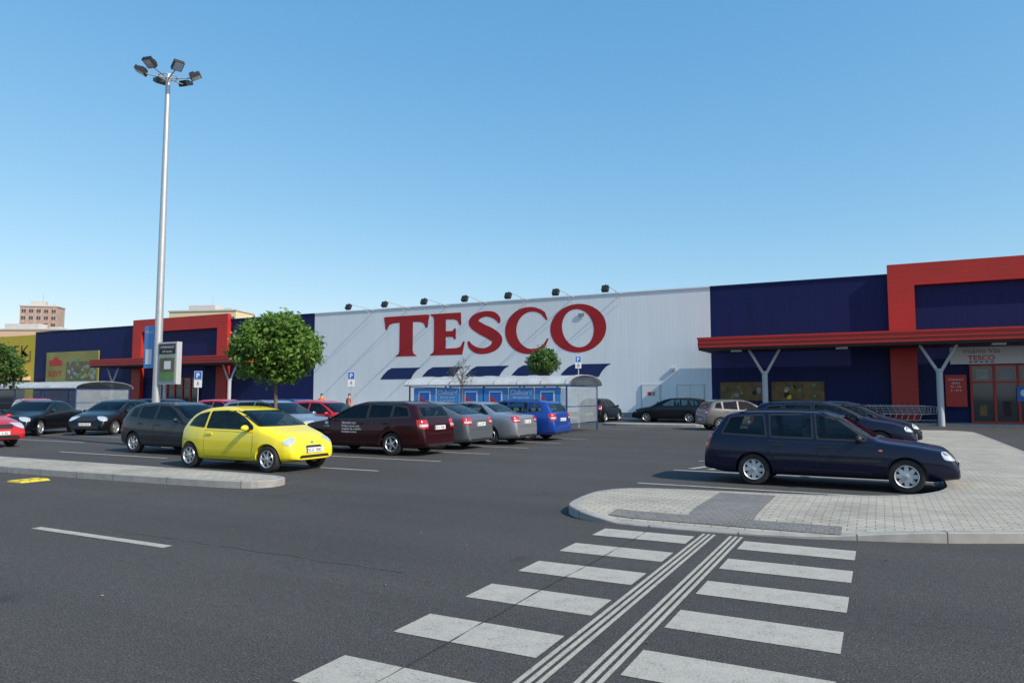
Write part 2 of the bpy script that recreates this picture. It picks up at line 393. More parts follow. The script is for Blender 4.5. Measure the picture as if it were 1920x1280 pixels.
SP['hatch']=dict(L=3.97,W=1.67,prof=[(0,.45),(.02,.6),(.05,.82),(.10,.96),(.28,1.24),(.40,1.36),(.7,1.43),(1.3,1.455),(1.85,1.44),(2.2,1.37),(2.52,1.22),(2.92,.99),(3.1,.94),(3.5,.85),(3.76,.75),(3.87,.66),(3.94,.52),(3.97,.42)],
  belt=[(0,.98),(3,.88),(3.97,.7)],xr=.70,xf=3.15,wr=.30,
  win=[[(.46,1.04),(.55,1.26),(.78,1.31),(.80,1.01)],[(.88,1.0),(.88,1.32),(1.54,1.35),(1.54,.96)],[(1.62,.96),(1.62,1.35),(2.02,1.33),(2.25,1.24),(2.68,.97),(2.72,.93)]],
  doors=[(.86,1.58,1),(1.6,2.75,0)],ws=(1.01,1.36),rs=(1.03,1.33),fl=dict(z=.68,w=.34,h=.19,dx=.2,y=.62,phi=28),tl=dict(z=.88,w=.2,h=.28,dx=.07,y=.68,phi=145),tum=.31)

def paintmat(name,col,metal=.35,coat=1,spec=.5):
    return mat(name,col,.35,metal=metal,coat=coat,var=.06,scale=2,spec=spec)
def section(S,x):
    L=S['L'];d=min(x,L-x); w=S['W']/2*interp(S.get('wt',WT),d); zt=interp(S['prof'],x); zb=.19+.07*max(0,1-d/.35)
    zk=min(interp(S['belt'],x),zt-.05)
    g=zt-zk; h=zk-zb
    r=min(.06,g*.6)
    cr=min(g*.35,.022+.02*max(0,1-g/.2)); r=min(r,g*.5)
    w6=w*.955; wt=w6-S['tum']*g-.012
    P=[(0,zb),(w*.86,zb),(w*.955,zb+min(.06,.12*h)),(w*.985,zb+min(.16,.28*h)),(w*.998,zb+.42*h),(w,zb+.64*h),(w*.985,zk-min(.10,.18*h)),(w6,zk),
       (w6+(wt-w6)*.5,zk+(g-r-cr)*.5),(wt,zt-r-cr),(wt-.055,zt-cr),(wt*.5,zt-cr*.3),(0,zt)]
    return P,wt
def xat(S,z,front):
    pr=S['prof'];L=S['L']; rng=[i*.01 for i in range(int(L*100))]
    if front: rng=rng[::-1]
    for x in rng:
        if interp(pr,x)>=z and (x>L*.3 if front else True): return x
    return L/2
def screen(S,z0,z1,front):
    lft=[]
    for z in (z0,(z0+z1)/2,z1):
        wt=section(S,xat(S,z,front))[1]-.04; lft.append((wt*(1 if front else .92),z-.015))
    return [(a,z) for a,z in lft]+[(-a,z) for a,z in lft[::-1]]
def fixn(o):
    bm=bmesh.new(); bm.from_mesh(o.data); bmesh.ops.recalc_face_normals(bm,faces=bm.faces)
    if bm.calc_volume(signed=True)<0: bmesh.ops.reverse_faces(bm,faces=bm.faces)
    bm.to_mesh(o.data); bm.free()
def cut_opening(bm,poly,phi,side):
    """cut an outline (r,z) seen along direction phi into the surface, then remove the faces inside it"""
    f=R(phi); n=Vector((math.cos(f),math.sin(f)*side,0)); r=Vector((math.sin(f),-math.cos(f)*side,0))
    x0=min(p[0] for p in poly)-.03;x1=max(p[0] for p in poly)+.03;z0=min(p[1] for p in poly)-.03;z1=max(p[1] for p in poly)+.03
    def near():
        out=[]
        for fc in bm.faces:
            if fc.normal.dot(n)<.05: continue
            rs=[v.co.dot(r) for v in fc.verts]; zs=[v.co.z for v in fc.verts]
            if max(rs)<x0 or min(rs)>x1 or max(zs)<z0 or min(zs)>z1: continue
            if phi==90 and fc.calc_center_median().y*side<.2: continue
            if phi!=90 and fc.calc_center_median().z<.8: continue
            out.append(fc)
        return out
    k=len(poly)
    for i in range(k):
        a=Vector(poly[i]);b=Vector(poly[(i+1)%k]); d=(b-a)
        if d.length<1e-4: continue
        d.normalize(); co=r*a.x+Vector((0,0,a.y)); dr=r*d.x+Vector((0,0,d.y)); no=dr.cross(n)
        fs=near(); es=set();vs=set()
        for fc in fs: es.update(fc.edges); vs.update(fc.verts)
        bmesh.ops.bisect_plane(bm,geom=fs+list(es)+list(vs),dist=1e-5,plane_co=co,plane_no=no)
    bm.normal_update()
    dl=[]
    for fc in near():
        c=fc.calc_center_median()
        if inside(poly,c.dot(r),c.z): dl.append(fc)
    bmesh.ops.delete(bm,geom=dl,context='FACES')
_bodycache={}
def body_mesh(kind):
    if kind in _bodycache: return _bodycache[kind]
    S=SP[kind];L=S['L'];W=S['W']
    base=[p[0] for p in S['prof']]
    xs=sorted(base+[i*.14 for i in range(1,int(L/.14))]+[.08,L-.08,.2,L-.2])
    out=[xs[0]]
    for x in xs[1:]:
        if x-out[-1]>.045 or x in base:
            if x in base and x-out[-1]<.02 and out[-1] not in base: out.pop()
            if x-out[-1]>1e-4: out.append(x)
    xs=out;vs=[];fs=[];n=None
    for x in xs:
        P,_=section(S,x); ring=P+[(-y,z) for y,z in P[-2:0:-1]]; n=len(ring)
        vs+=[(x-L/2,y,z) for y,z in ring]
    for i in range(len(xs)-1):
        for j in range(n):
            k=(j+1)%n; fs.append((i*n+j,(i+1)*n+j,(i+1)*n+k,i*n+k))
    fs.append(tuple(range(n))); o=(len(xs)-1)*n; fs.append(tuple(range(o+n-1,o-1,-1)))
    me=bpy.data.meshes.new('b'); me.from_pydata(vs,[],fs)
    ob=bpy.data.objects.new('b',me); COL.objects.link(ob); fixn(ob)
    sm=ob.modifiers.new('s','SUBSURF'); sm.levels=1; sm.render_levels=1
    cb=MB(); ra=S['wr']+.04
    for xw in (S['xr'],S['xf']):
        for sg in (1,-1): cb.cyl((xw-L/2,sg*(W/2-.27),S['wr']),(xw-L/2,sg*(W/2+.2),S['wr']),ra,ra,M['black'],n=32)
    co=cb.obj('c'); fixn(co)
    bo=ob.modifiers.new('b','BOOLEAN'); bo.operation='DIFFERENCE'; bo.object=co; bo.solver='EXACT'
    bpy.context.view_layer.update()
    res=bpy.data.meshes.new_from_object(ob.evaluated_get(bpy.context.evaluated_depsgraph_get()))
    bpy.data.objects.remove(ob); bpy.data.objects.remove(co)
    bv=BVHTree.FromPolygons([v.co.copy() for v in res.vertices],[tuple(p.vertices) for p in res.polygons])
    well=lambda c: any(math.hypot(c.x-(xw-L/2),c.z-S['wr'])<ra+.003 for xw in (S['xr'],S['xf'])) and abs(c.y)>W/2-.3
    bm=bmesh.new(); bm.from_mesh(res); bm.normal_update()
    for w in S['win']:
        pl=[(x-L/2,z) for x,z in w]
        for sd in (1,-1): cut_opening(bm,pl,90,sd)
    cut_opening(bm,screen(S,*S['ws'],True),0,1)
    cut_opening(bm,screen(S,*S['rs'],False),180,1)
    bm.normal_update()
    for fc in bm.faces:
        c=fc.calc_center_median(); fc.smooth=True
        fc.material_index=1 if (well(c) or c.z<S.get('black',.215)) else 0
    src=[fc for fc in bm.faces if fc.calc_center_median().z>.62 and not well(fc.calc_center_median())]
    vm={}
    for fc in src:
        nv=[]
        for v in fc.verts:
            if v not in vm: vm[v]=bm.verts.new(v.co-v.normal*.022)
            nv.append(vm[v])
        try:
            nf=bm.faces.new(nv[::-1]); nf.material_index=2; nf.smooth=True
        except ValueError: pass
    def addbox(a,b):
        x0,y0,z0=a;x1,y1,z1=b
        q=[bm.verts.new(p) for p in ((x0,y0,z0),(x1,y0,z0),(x1,y1,z0),(x0,y1,z0),(x0,y0,z1),(x1,y0,z1),(x1,y1,z1),(x0,y1,z1))]
        for f in ((0,3,2,1),(4,5,6,7),(0,1,5,4),(1,2,6,5),(2,3,7,6),(3,0,4,7)):
            nf=bm.faces.new([q[i] for i in f]); nf.material_index=2
    xd=xat(S,S['ws'][0],True)-L/2; hw=W/2-.16; zb=interp(S['belt'],L*.7)
    addbox((xd-.42,-hw,.36),(xd-.02,hw,zb-.05))
    addbox((S['xr']-L/2-.1,-hw+.12,.34),(xd-.42,hw-.12,.38))
    if kind!='estate' and kind!='old_estate':
        xr_=xat(S,S['rs'][0],False)-L/2+.05; addbox((xr_,-hw+.06,.80),(S['xr']-L/2+.25,hw-.06,.86))
    bm.to_mesh(res); bm.free()
    res.set_sharp_from_angle(angle=R(35))
    _bodycache[kind]=(res,bv); return res,bv
_geo={}
def patch(kind,bv,outline,phi,off,step=.07,rr=0,mirror=False,hole=None):
    key=(kind,tuple(outline),phi,off,mirror,bool(hole))
    if key in _geo: return _geo[key]
    if rr: outline=roundpoly(outline,rr)
    f=R(phi); n=Vector((math.cos(f),math.sin(f),0)); r=Vector((math.sin(f),-math.cos(f),0))
    vs,fs=fillpoly(outline,step,hole)
    V=[]
    for v in vs:
        o=r*v.x+Vector((0,0,v.y))+n*5
        h=bv.ray_cast(o,-n)
        if h[0] is None:
            h=bv.find_nearest(r*v.x+Vector((0,0,v.y))+n*(1.7 if phi in(0,180) else .8))
        p=h[0]+h[1]*off if h[1].dot(n)>0 else h[0]+n*off
        V.append(p)
    G=[]
    for x in fs:
        t=tuple(x); a,b,c=[V[i] for i in t[:3]]
        G.append(t[::-1] if (b-a).cross(c-a).dot(n)<0 else t)
    F=G
    if mirror: V=[Vector((v.x,-v.y,v.z)) for v in V]; F=[t[::-1] for t in F]
    _geo[key]=(V,F); return V,F
def wheel_meshes(style,r):
    t=MB(); w=.19
    t.lathe([(r*.64,-w/2+.01),(r*.80,-w/2),(r*.94,-w/2+.008),(r*.99,-w/2+.03),(r,-.02),(r,.02),(r*.99,w/2-.03),(r*.94,w/2-.008),(r*.80,w/2),(r*.64,w/2-.01),(r*.6,0)],M['rubber'],n=32)
    m=MB(); R0=r*.66; mt=M['alloy'] if style!='cap' else M['hubcap']
    m.lathe([(R0*1.0,w/2-.005),(R0*.97,w/2+.006),(R0*.90,w/2-.004),(R0*.86,w/2-.03),(R0*.84,-.05),(0.001,-.05)],mt,n=32)
    m.lathe([(R0*.86,w/2-.05),(0.001,w/2-.05)],M['black'],n=24)
    ns={'five':5,'seven':7,'cap':8,'six':6}[style]
    for i in range(ns):
        a=2*math.pi*i/ns; q=Matrix.Rotation(-a,3,'Y')
        wd=R0*(.15 if style!='cap' else .24)
        z0=w/2-.045
        vs=[(R0*.12,z0,-wd*1.2),(R0*.9,z0,-wd*.75),(R0*.9,z0,wd*.75),(R0*.12,z0,wd*1.2),(R0*.12,w/2-.008,-wd),(R0*.9,w/2-.012,-wd*.6),(R0*.9,w/2-.012,wd*.6),(R0*.12,w/2-.008,wd)]
        m.add([q@Vector(v) for v in vs],[(4,5,6,7),(0,1,5,4),(1,2,6,5),(2,3,7,6),(3,0,4,7)],mt)
    m.lathe([(R0*.24,w/2-.02),(R0*.22,w/2),(0.001,w/2+.006)],mt,n=16)
    return t,m
_wm={};_seat={}
def seatmesh():
    if 'f' not in _seat:
        for k,hw in (('f',.24),('r',.58)):
            mb=MB()
            mb.add([(-.25,-hw,.40),(.28,-hw,.40),(.28,hw,.40),(-.25,hw,.40),(-.22,-hw+.03,.56),(.27,-hw+.03,.60),(.27,hw-.03,.60),(-.22,hw-.03,.56)],[(0,3,2,1),(4,5,6,7),(0,1,5,4),(1,2,6,5),(2,3,7,6),(3,0,4,7)],M['seatfab'])
            mb.add([(-.30,-hw,.52),(-.16,-hw,.52),(-.16,hw,.52),(-.30,hw,.52),(-.42,-hw+.05,1.03),(-.33,-hw+.05,1.05),(-.33,hw-.05,1.05),(-.42,hw-.05,1.03)],[(0,3,2,1),(4,5,6,7),(0,1,5,4),(1,2,6,5),(2,3,7,6),(3,0,4,7)],M['seatfab'])
            for y in ((0,) if k=='f' else (-.32,.32)):
                mb.cyl((-.38,y-.04,1.02),(-.40,y-.04,1.10),.008,.008,M['black'],5); mb.cyl((-.38,y+.04,1.02),(-.40,y+.04,1.10),.008,.008,M['black'],5)
                mb.ball((-.40,y,1.13),(.05,.12,.07),M['seatfab'],10,6)
            o=mb.obj('tmp_s',smooth=True,angle=50); _seat[k]=o.data; bpy.data.objects.remove(o)
        mb=MB()
        for i in range(16):
            a=2*math.pi*i/16;b=2*math.pi*(i+1)/16
            f=lambda t: (.07*math.sin(t),.18*math.cos(t),.17*math.sin(t))
            mb.cyl(f(a),f(b),.014,.014,M['black'],6,False)
        mb.cyl((0,-.17,0),(0,.17,0),.018,.018,M['black'],6); o=mb.obj('tmp_w'); _seat['w']=o.data; bpy.data.objects.remove(o)
    return _seat
def car(name,kind,paint,loc,ang,label,cat='car',plate=None,wheel='five',near=True,handle=None,extras=None,pillar=False):
    S=SP[kind];L=S['L'];W=S['W']
    e=thing(name,label,cat,(loc[0],loc[1],0),R(ang),'vehicles in the car park')
    me,bv=body_mesh(kind)
    me=me.copy(); me.materials.clear(); me.materials.append(paint); me.materials.append(M['black']); me.materials.append(M['interior'])
    b=bpy.data.objects.new('body',me); COL.objects.link(b); b.parent=e
    def part(nm,VF,m,parent=e):
        mb=MB(); mb.add(VF[0],VF[1],m); return mb.obj(nm,parent,smooth=True)
    X=lambda x:x-L/2
    for mir in (False,True):
        for wpoly in S['win']:
            pl=[(X(x),z) for x,z in wpoly]
            if near:
                g=offset(pl,.042 if pillar else S.get('seal',.020))
                part('window_seal',patch(kind,bv,g,90,.003,rr=.04,mirror=mir,hole=offset(pl,-.010)),M['black'])
            part('window',patch(kind,bv,offset(pl,.004),90,.001,mirror=mir),M['glass'])
        if near:
            for (x0,x1,arch) in S['doors']:
                bz=lambda x: interp(S['belt'],x)-.035
                if arch: pl=[(x1,.30),(x1,bz(x1)),(x0,bz(x0)),(x0,.66),(x0+.18,.42),(x0+.26,.30)]
                else: pl=[(x0,.30),(x0,bz(x0)),(x1,bz(x1)),(x1+.02,.55),(x1-.05,.30)]
                pl=[(X(x),z) for x,z in pl]
                part('door_gap',patch(kind,bv,offset(pl,.009),90,.0015,step=.09,mirror=mir),M['ink'])
                d=part('door',patch(kind,bv,pl,90,.004,step=.09,mirror=mir),paint)
                hx=X(x0)+.16; h=bv.ray_cast(Vector((hx,3,bz(x0)-.07)),Vector((0,-1,0)))
                if h[0] is not None:
                    y=h[0].y+.012; hb=MB(); sg=-1 if mir else 1
                    hb.box((hx-.09,sg*y-.014,bz(x0)-.085),(hx+.09,sg*y+.018,bz(x0)-.055),handle or paint); hb.obj('door_handle',d)
        if near and S.get('strip'):
            zs=S['strip']; xa=X(S['xr'])+S['wr']+.09; xb=X(S['xf'])-S['wr']-.09
            part('side_moulding',patch(kind,bv,[(xa,zs),(xb,zs),(xb,zs+.045),(xa,zs+.045)],90,.012,step=.09,mirror=mir),M['black'] if kind=='old_estate' else paint)
        sg=-1 if mir else 1
        if kind=='old_estate':
            ib=MB(); h=bv.ray_cast(Vector((X(3.02),3,.72)),Vector((0,-1,0))); ib.ball((X(3.02),sg*(h[0].y+.004),.70),(.035,.006,.016),M['orange'],10,6); ib.obj('indicator',e)
        fl=S['fl'];f=R(fl['phi']); c=Vector((L/2-fl['dx'],fl['y'],0)); r0=c.dot(Vector((math.sin(f),-math.cos(f),0)))
        w,h,z=fl['w'],fl['h'],fl['z']
        if kind=='city': sh=[(-.5,-.25),(-.2,-.48),(.15,-.42),(.45,-.05),(.55,.38),(.3,.5),(-.15,.35),(-.45,.1)]
        elif kind=='old_estate': sh=[(-.55,-.5),(.5,-.5),(.6,.45),(-.55,.5)]
        else: sh=[(-.5,-.45),(.1,-.5),(.5,-.1),(.62,.5),(0,.5),(-.5,.25)]
        part('headlight',patch(kind,bv,[(r0+a*w,z+b_*h) for a,b_ in sh],fl['phi'],.006,step=.05,rr=.05,mirror=mir),M['lens'])
        tl=S['tl'];f=R(tl['phi']); c=Vector((-L/2+tl['dx'],tl['y'],0)); r0=c.dot(Vector((math.sin(f),-math.cos(f),0)))
        w,h,z=tl['w'],tl['h'],tl['z']
        part('taillight',patch(kind,bv,[(r0+a*w,z+b_*h) for a,b_ in [(-.5,-.5),(.3,-.5),(.5,-.3),(.55,.5),(-.4,.5)]],tl['phi'],.006,step=.05,rr=.04,mirror=mir),M['redlens'])
        part('taillight_lens',patch(kind,bv,[(r0+a*w,z+b_*h) for a,b_ in [(-.42,-.28),(.35,-.28),(.38,-.02),(-.42,-.02)]],tl['phi'],.010,step=.05,mirror=mir),M['lens' if kind!='old_estate' else 'orange'])
        mx=S['win'][-1][-1][0]-.10; mb=MB(); by=section(S,mx)[0][7][0]
        mb.ball((X(mx),sg*(by+.11),interp(S['belt'],mx)+.07),(.06,.10,.065),paint if kind!='old_estate' else M['black'],12,8)
        mb.box((X(mx)-.02,min(sg*(by-.03),sg*(by+.06)),interp(S['belt'],mx)+.0),(X(mx)+.03,max(sg*(by-.03),sg*(by+.06)),interp(S['belt'],mx)+.05),M['black'])
        mb.obj('wing_mirror',e,smooth=True,angle=40)
        if S.get('rails'):
            rb=MB(); x0,x1=.6,2.25; pts=[]
            for i in range(9):
                x=x0+(x1-x0)*i/8; hh=bv.ray_cast(Vector((X(x),sg*(W/2-.27),3)),Vector((0,0,-1)))
                pts.append(Vector((X(x),sg*(W/2-.27),(hh[0].z if hh[0] else 1.4)+(.035 if 0<i<8 else -.01))))
            for a,b_ in zip(pts,pts[1:]): rb.cyl(a,b_,.012,.012,M['black'],6)
            rb.obj('roof_rail',e,smooth=True,angle=40)
    pl=screen(S,*S['ws'],True)
    if near: part('windscreen_seal',patch(kind,bv,offset(pl,.014),0,.003,step=.06,rr=.03,hole=offset(pl,-.008)),M['black'])
    part('windscreen',patch(kind,bv,offset(pl,.004),0,.001,step=.06),M['glass'])
    pl=screen(S,*S['rs'],False)
    part('rear_window_seal',patch(kind,bv,offset(pl,.014),180,.003,step=.06,rr=.03,hole=offset(pl,-.02)),M['black'])
    part('rear_window',patch(kind,bv,offset(pl,.004),180,.001,step=.06),M['glass'])
    sm=seatmesh(); fx=X(S['xr']+(S['xf']-S['xr'])*.50)
    for y in (.36,-.36):
        o=bpy.data.objects.new('seat',sm['f']); COL.objects.link(o); o.parent=e; o.location=(fx,y,0)
    o=bpy.data.objects.new('rear_seat',sm['r']); COL.objects.link(o); o.parent=e; o.location=(fx-.72,0,0); o.scale=(1,.95,.96)
    o=bpy.data.objects.new('steering_wheel',sm['w']); COL.objects.link(o); o.parent=e; o.location=(fx+.42,.36,.86)
    gz=S['fl']['z']
    if kind=='city':
        part('grille',patch(kind,bv,[(-.26,.50),(.26,.50),(.22,.56),(-.22,.56)],0,.006,step=.05,rr=.03),M['black'])
        part('air_intake',patch(kind,bv,[(-.46,.30),(.46,.30),(.42,.36),(-.42,.36)],0,.006,step=.06,rr=.03),M['black'])
    else:
        part('grille',patch(kind,bv,[(-.38,gz-.09),(.38,gz-.09),(.44,gz+.04),(-.44,gz+.04)],0,.006,step=.05,rr=.03),M['black'])
        part('air_intake',patch(kind,bv,[(-.58,.28),(.58,.28),(.52,.39),(-.52,.39)],0,.006,step=.06,rr=.03),M['black'])
        part('boot_gap',patch(kind,bv,[(-.62,.60),(.62,.60),(.62,.608),(-.62,.608)],180,.003,step=.06),M['ink'])
        part('rear_bumper_insert',patch(kind,bv,[(-.6,.27),(.6,.27),(.6,.33),(-.6,.33)],180,.004,step=.06,rr=.03),M['black'])
    for front in (True,False):
        sx=1 if front else -1; zc=.46 if front else (.76 if kind in('estate','fastback','sedan') else .50)
        if not front and kind=='old_estate': zc=.72
        best=0
        for dz in (-.05,0,.05):
            for y in (-.2,0,.2):
                h=bv.ray_cast(Vector((sx*5,y,zc+dz)),Vector((-sx,0,0)))
                if h[0] is not None: best=max(best,abs(h[0].x))
        px=sx*(best+.006); pb=MB(); pb.box((min(px,px+sx*.012),-.26,zc-.055),(max(px,px+sx*.012),.26,zc+.055),M['plate'])
        xf=px+sx*.014; pb.text(plate or '3U8 4410',(xf,0,zc-.036),(0,sx,0),(0,0,1),.072,M['ink'],width=.40)
        pb.add([(xf,-sx*.255,zc-.05),(xf,-sx*.22,zc-.05),(xf,-sx*.22,zc+.05),(xf,-sx*.255,zc+.05)],[(0,1,2,3)],M['eublue'])
        pb.obj('number_plate',e)
    k=(wheel,S['wr'])
    if k not in _wm:
        t,m=wheel_meshes(*k); to=t.obj('tmp_t',smooth=True,angle=40); mo=m.obj('tmp_m',smooth=True,angle=40)
        _wm[k]=(to.data,mo.data); bpy.data.objects.remove(to); bpy.data.objects.remove(mo)
    for xw in (S['xr'],S['xf']):
        for sg in (1,-1):
            we=bpy.data.objects.new('wheel',None); COL.objects.link(we); we.parent=e
            we.location=(X(xw),sg*(W/2-.125),S['wr']); we.rotation_euler[2]=0 if sg>0 else math.pi
            for nm,d in zip(('tyre','rim'),_wm[k]):
                o=bpy.data.objects.new(nm,d); COL.objects.link(o); o.parent=we
    if near:
        ab=MB(); ax=X(.6 if kind!='city' else 1.9); hh=bv.ray_cast(Vector((ax,0,3)),Vector((0,0,-1)))
        ab.cyl((ax,0,hh[0].z-.01),(ax-.16,0,hh[0].z+.24),.004,.002,M['black'],6); ab.obj('antenna',e)
    if extras: extras(e,bv,S)
    return e

P_yel=paintmat('car_paint_yellow',(.80,.66,.015),0,.8)
P_navy=paintmat('car_paint_navy',(.003,.005,.026),0,.4,.25)
P_burg=paintmat('car_paint_burgundy',(.026,.002,.005),.1,.5,.25)
P_silv=paintmat('car_paint_grey_blue',(.14,.16,.19),.5,.7)
P_silv2=paintmat('car_paint_silver',(.32,.34,.38),.6,.7)
P_blue=paintmat('car_paint_blue',(.010,.06,.34),.3,.8)
P_grey=paintmat('car_paint_dark_grey',(.020,.026,.032),.2,.5,.3)
P_red=paintmat('car_paint_red',(.50,.010,.012),.05,.8)
P_black=paintmat('car_paint_black',(.004,.004,.006),0,.5,.3)
P_beige=paintmat('car_paint_warm_grey',(.15,.14,.135),.5,.7)

def decal_text(e,bv,S):
    mb=MB()
    h=bv.ray_cast(Vector((.3,3,.75)),Vector((0,-1,0))); y=h[0].y+.014
    for i,(t,w) in enumerate([('PŘEDVÁDĚCÍ VOZY',.50),('Prodej a servis vozů',.62),('Originální díly a doplňky',.68),('Kompletní servis',.52)]):
        mb.text(t,(.46,y,.84-.08*i),(-1,0,0),(0,0,1),.052,M['whiteink'],width=w,align='L',bold=.01)
    mb.ball((1.02,y-.006,.86),(.07,.004,.045),M['whiteink'],10,6); mb.text('SERVIS',(1.02,y,.75),(-1,0,0),(0,0,1),.04,M['whiteink'],width=.2)
    mb.obj('door_lettering',e)
def badge(e,bv,S):
    mb=MB(); h=bv.ray_cast(Vector((5,0,.62)),Vector((-1,0,0)))
    mb.ball((h[0].x+.004,0,.62),(.008,.055,.025),M['signblue'],12,6); mb.obj('badge',e,smooth=True)

car('parked_car','city',P_yel,(-12.80,12.03),0,'small bright yellow hatchback parked nose to the lane','car','5U5 7882','seven',extras=badge,handle=P_yel)
car('parked_car','old_estate',P_navy,(-.93,14.60),-2,'dark navy estate car parked beside the paved island','car','1U2 3317','cap',handle=M['black'])
car('parked_car','estate',P_burg,(-13.1,16.75),180,'dark burgundy estate car with white lettering on its doors','car','4U1 7088','five',pillar=True,extras=decal_text,handle=P_burg)
car('parked_car','fastback',P_silv,(-13.2,19.2),180,'blue-grey liftback parked in a bay','car','3U6 5093','five',pillar=True)
car('parked_car','sedan',P_silv2,(-12.9,21.7),180,'silver saloon parked in a bay','car','2U7 1186','five',pillar=True)
car('parked_car','estate',P_blue,(-12.6,24.2),180,'bright blue estate car next to the trolley shelter','car','5U0 2231','five')
car('parked_car','hatch',P_grey,(-17.7,14.1),0,'dark grey hatchback with silver wheels in the shade','car','3U9 1204','seven')
car('parked_car','estate',P_silv2,(-19.1,18.9),0,'pale silver estate car behind a row of cars','car','1U6 6521','five',near=True)
car('parked_car','hatch',P_red,(-18.9,21.4),0,'red hatchback in the far row','car',near=False)
car('parked_car','hatch',P_red,(-27.0,23.8),0,'red hatchback seen over other roofs','car',near=False)
car('parked_car','estate',P_navy,(-31.2,23.8),0,'dark blue estate in the far row','car',near=False)
car('parked_car','estate',P_blue,(-22.5,23.9),0,'blue estate in the far row','car',near=False)
car('parked_car','hatch',P_red,(-26.3,12.6),0,'red hatchback at the end of a row','car','2U4 3180','seven')
car('parked_car','sedan',P_black,(-31.9,17.9),-56,'black saloon with round headlights','car','2U8 2901','five')
car('parked_car','hatch',P_black,(-29.4,19.7),-66,'black hatchback turned across the row','car',wheel='five')
car('parked_car','estate',P_red,(-38.6,21.6),-20,'red estate behind the black saloon','car',near=False)
car('parked_car','estate',P_black,(-11.3,43.2),180,'black estate parked along the store wall','car','4U4 1010','five',near=False)
car('parked_car','hatch',P_black,(-15.6,42.5),90,'black hatchback seen from behind by the store wall','car','1U9 3345',near=False)
car('driving_car','hatch',P_beige,(-5.95,35.4),32,'warm grey hatchback crossing the car park','car','3U3 8126','seven',near=True)
car('parked_car','hatch',P_black,(-.85,26.2),0,'black hatchback parked beside the paved walkway','car',near=True)
car('parked_car','estate',P_navy,(-1.4,23.6),0,'dark blue estate half hidden behind another car','car',near=True)

# ------------------------------------------------------------------ GROUND
def sheet(name,poly,z,m,kind='structure'):
    mb=MB(); mb.add([(x,y,z) for x,y in poly],[tuple(range(len(poly)))],m); o=mb.obj(name)
    if area(poly)<0: o.data.flip_normals()
    o['kind']=kind; return o
sheet('ground',[(-900,-300),(900,-300),(900,1200),(-900,1200)],0,M['asphalt'])
Z1=.004
XL,XR=-3.08,-.28
def rect(name,x0,x1,y0,y1,m,z=Z1): return sheet(name,[(x0,y0),(x1,y0),(x1,y1),(x0,y1)],z,m)
for k in range(7):
    y0=8.06-.97*k
    rect('crossing_marking',XL,-1.98,y0,y0+.46,M['paint'])
    rect('crossing_marking',-1.42,XR,y0-.02,y0+.45,M['paint'])
for x in (-1.93,-1.87,-1.81,-1.62,-1.56,-1.50):
    rect('tactile_guide_line',x,x+.034,1.2,8.72,M['paint'],Z1+.003)
rect('lane_marking',-9.4,-6.95,5.27,5.39,M['paint'])
rect('lane_marking',-15.4,-12.95,5.27,5.39,M['paint'])
for y in (12.62,15.12,17.6,20.1,22.6,25.1): rect('bay_line',-15.2,-9.75,y-.055,y+.055,M['paint_thin'])
for y in (12.62,15.12,17.6,20.1,22.6,25.1): rect('bay_line',-21.3,-16.6,y-.055,y+.055,M['paint_thin'])
for y in (13.15,15.75,18.2,20.7,23.2,25.7,28.2,30.7): rect('bay_line',-4.1,.95,y-.055,y+.055,M['paint_thin'])
for y in (33.2,35.5,37.8): rect('bay_line',-14.5,-10.2,y-.055,y+.055,M['paint_thin'])
rect('bay_line',-30.5,-30.4,10.5,26,M['paint_thin'])
for y in (12.9,15.4,17.9,20.4): rect('bay_line',-30,-24.6,y-.055,y+.055,M['paint_thin'])
for i in range(4):
    x=-3.9+.42*i
    sheet('hatch_marking',[(x,16.2),(x+.16,16.2),(x+.7,17.8),(x+.54,17.8)],Z1,M['paint_thin'])
M['seam']=mat('bitumen_seam',(.022,.022,.022),.7,var=.3,scale=30)
def seam(p0,p1,w=.018,jit=.05,z=.0025):
    a=Vector(p0);b=Vector(p1);n=int((b-a).length/.12);d=(b-a).normalized();s=Vector((-d.y,d.x));vs=[];off=0
    for i in range(n+1):
        off=off*.9+random.uniform(-jit,jit); ww=w*random.uniform(.15,1.1); c=a.lerp(b,i/n)+s*off
        vs+= [(c.x+s.x*ww/2,c.y+s.y*ww/2,z),(c.x-s.x*ww/2,c.y-s.y*ww/2,z)]
    mb=MB(); mb.add(vs,[(2*i,2*i+1,2*i+3,2*i+2) for i in range(n)],M['seam']); o=mb.obj('asphalt_crack'); o['kind']='structure'
seam((-2.66,1.5),(-2.56,8.7),.016,.006,.0065); seam((-8.6,5.75),(-4.0,5.55),.012,.02); seam((-8.8,8.5),(-8.6,40),.014,.01)
mb=MB(); rr=random.Random(4)
for i in range(26):
    x=rr.uniform(-12,1.2);y=rr.uniform(3,12); s=rr.uniform(.008,.02)
    if x>-4.3 and y>8.6: continue
    mb.add([(x-s,y,.006),(x,y-s*.7,.012),(x+s,y,.007),(x,y+s*.8,.010)],[(0,1,2,3)],M['concrete'] if i%3 else M['seam'])
o=mb.obj('litter_flecks'); o['kind']='stuff'; tag(o,'small pale stones and litter scattered on the asphalt','litter')

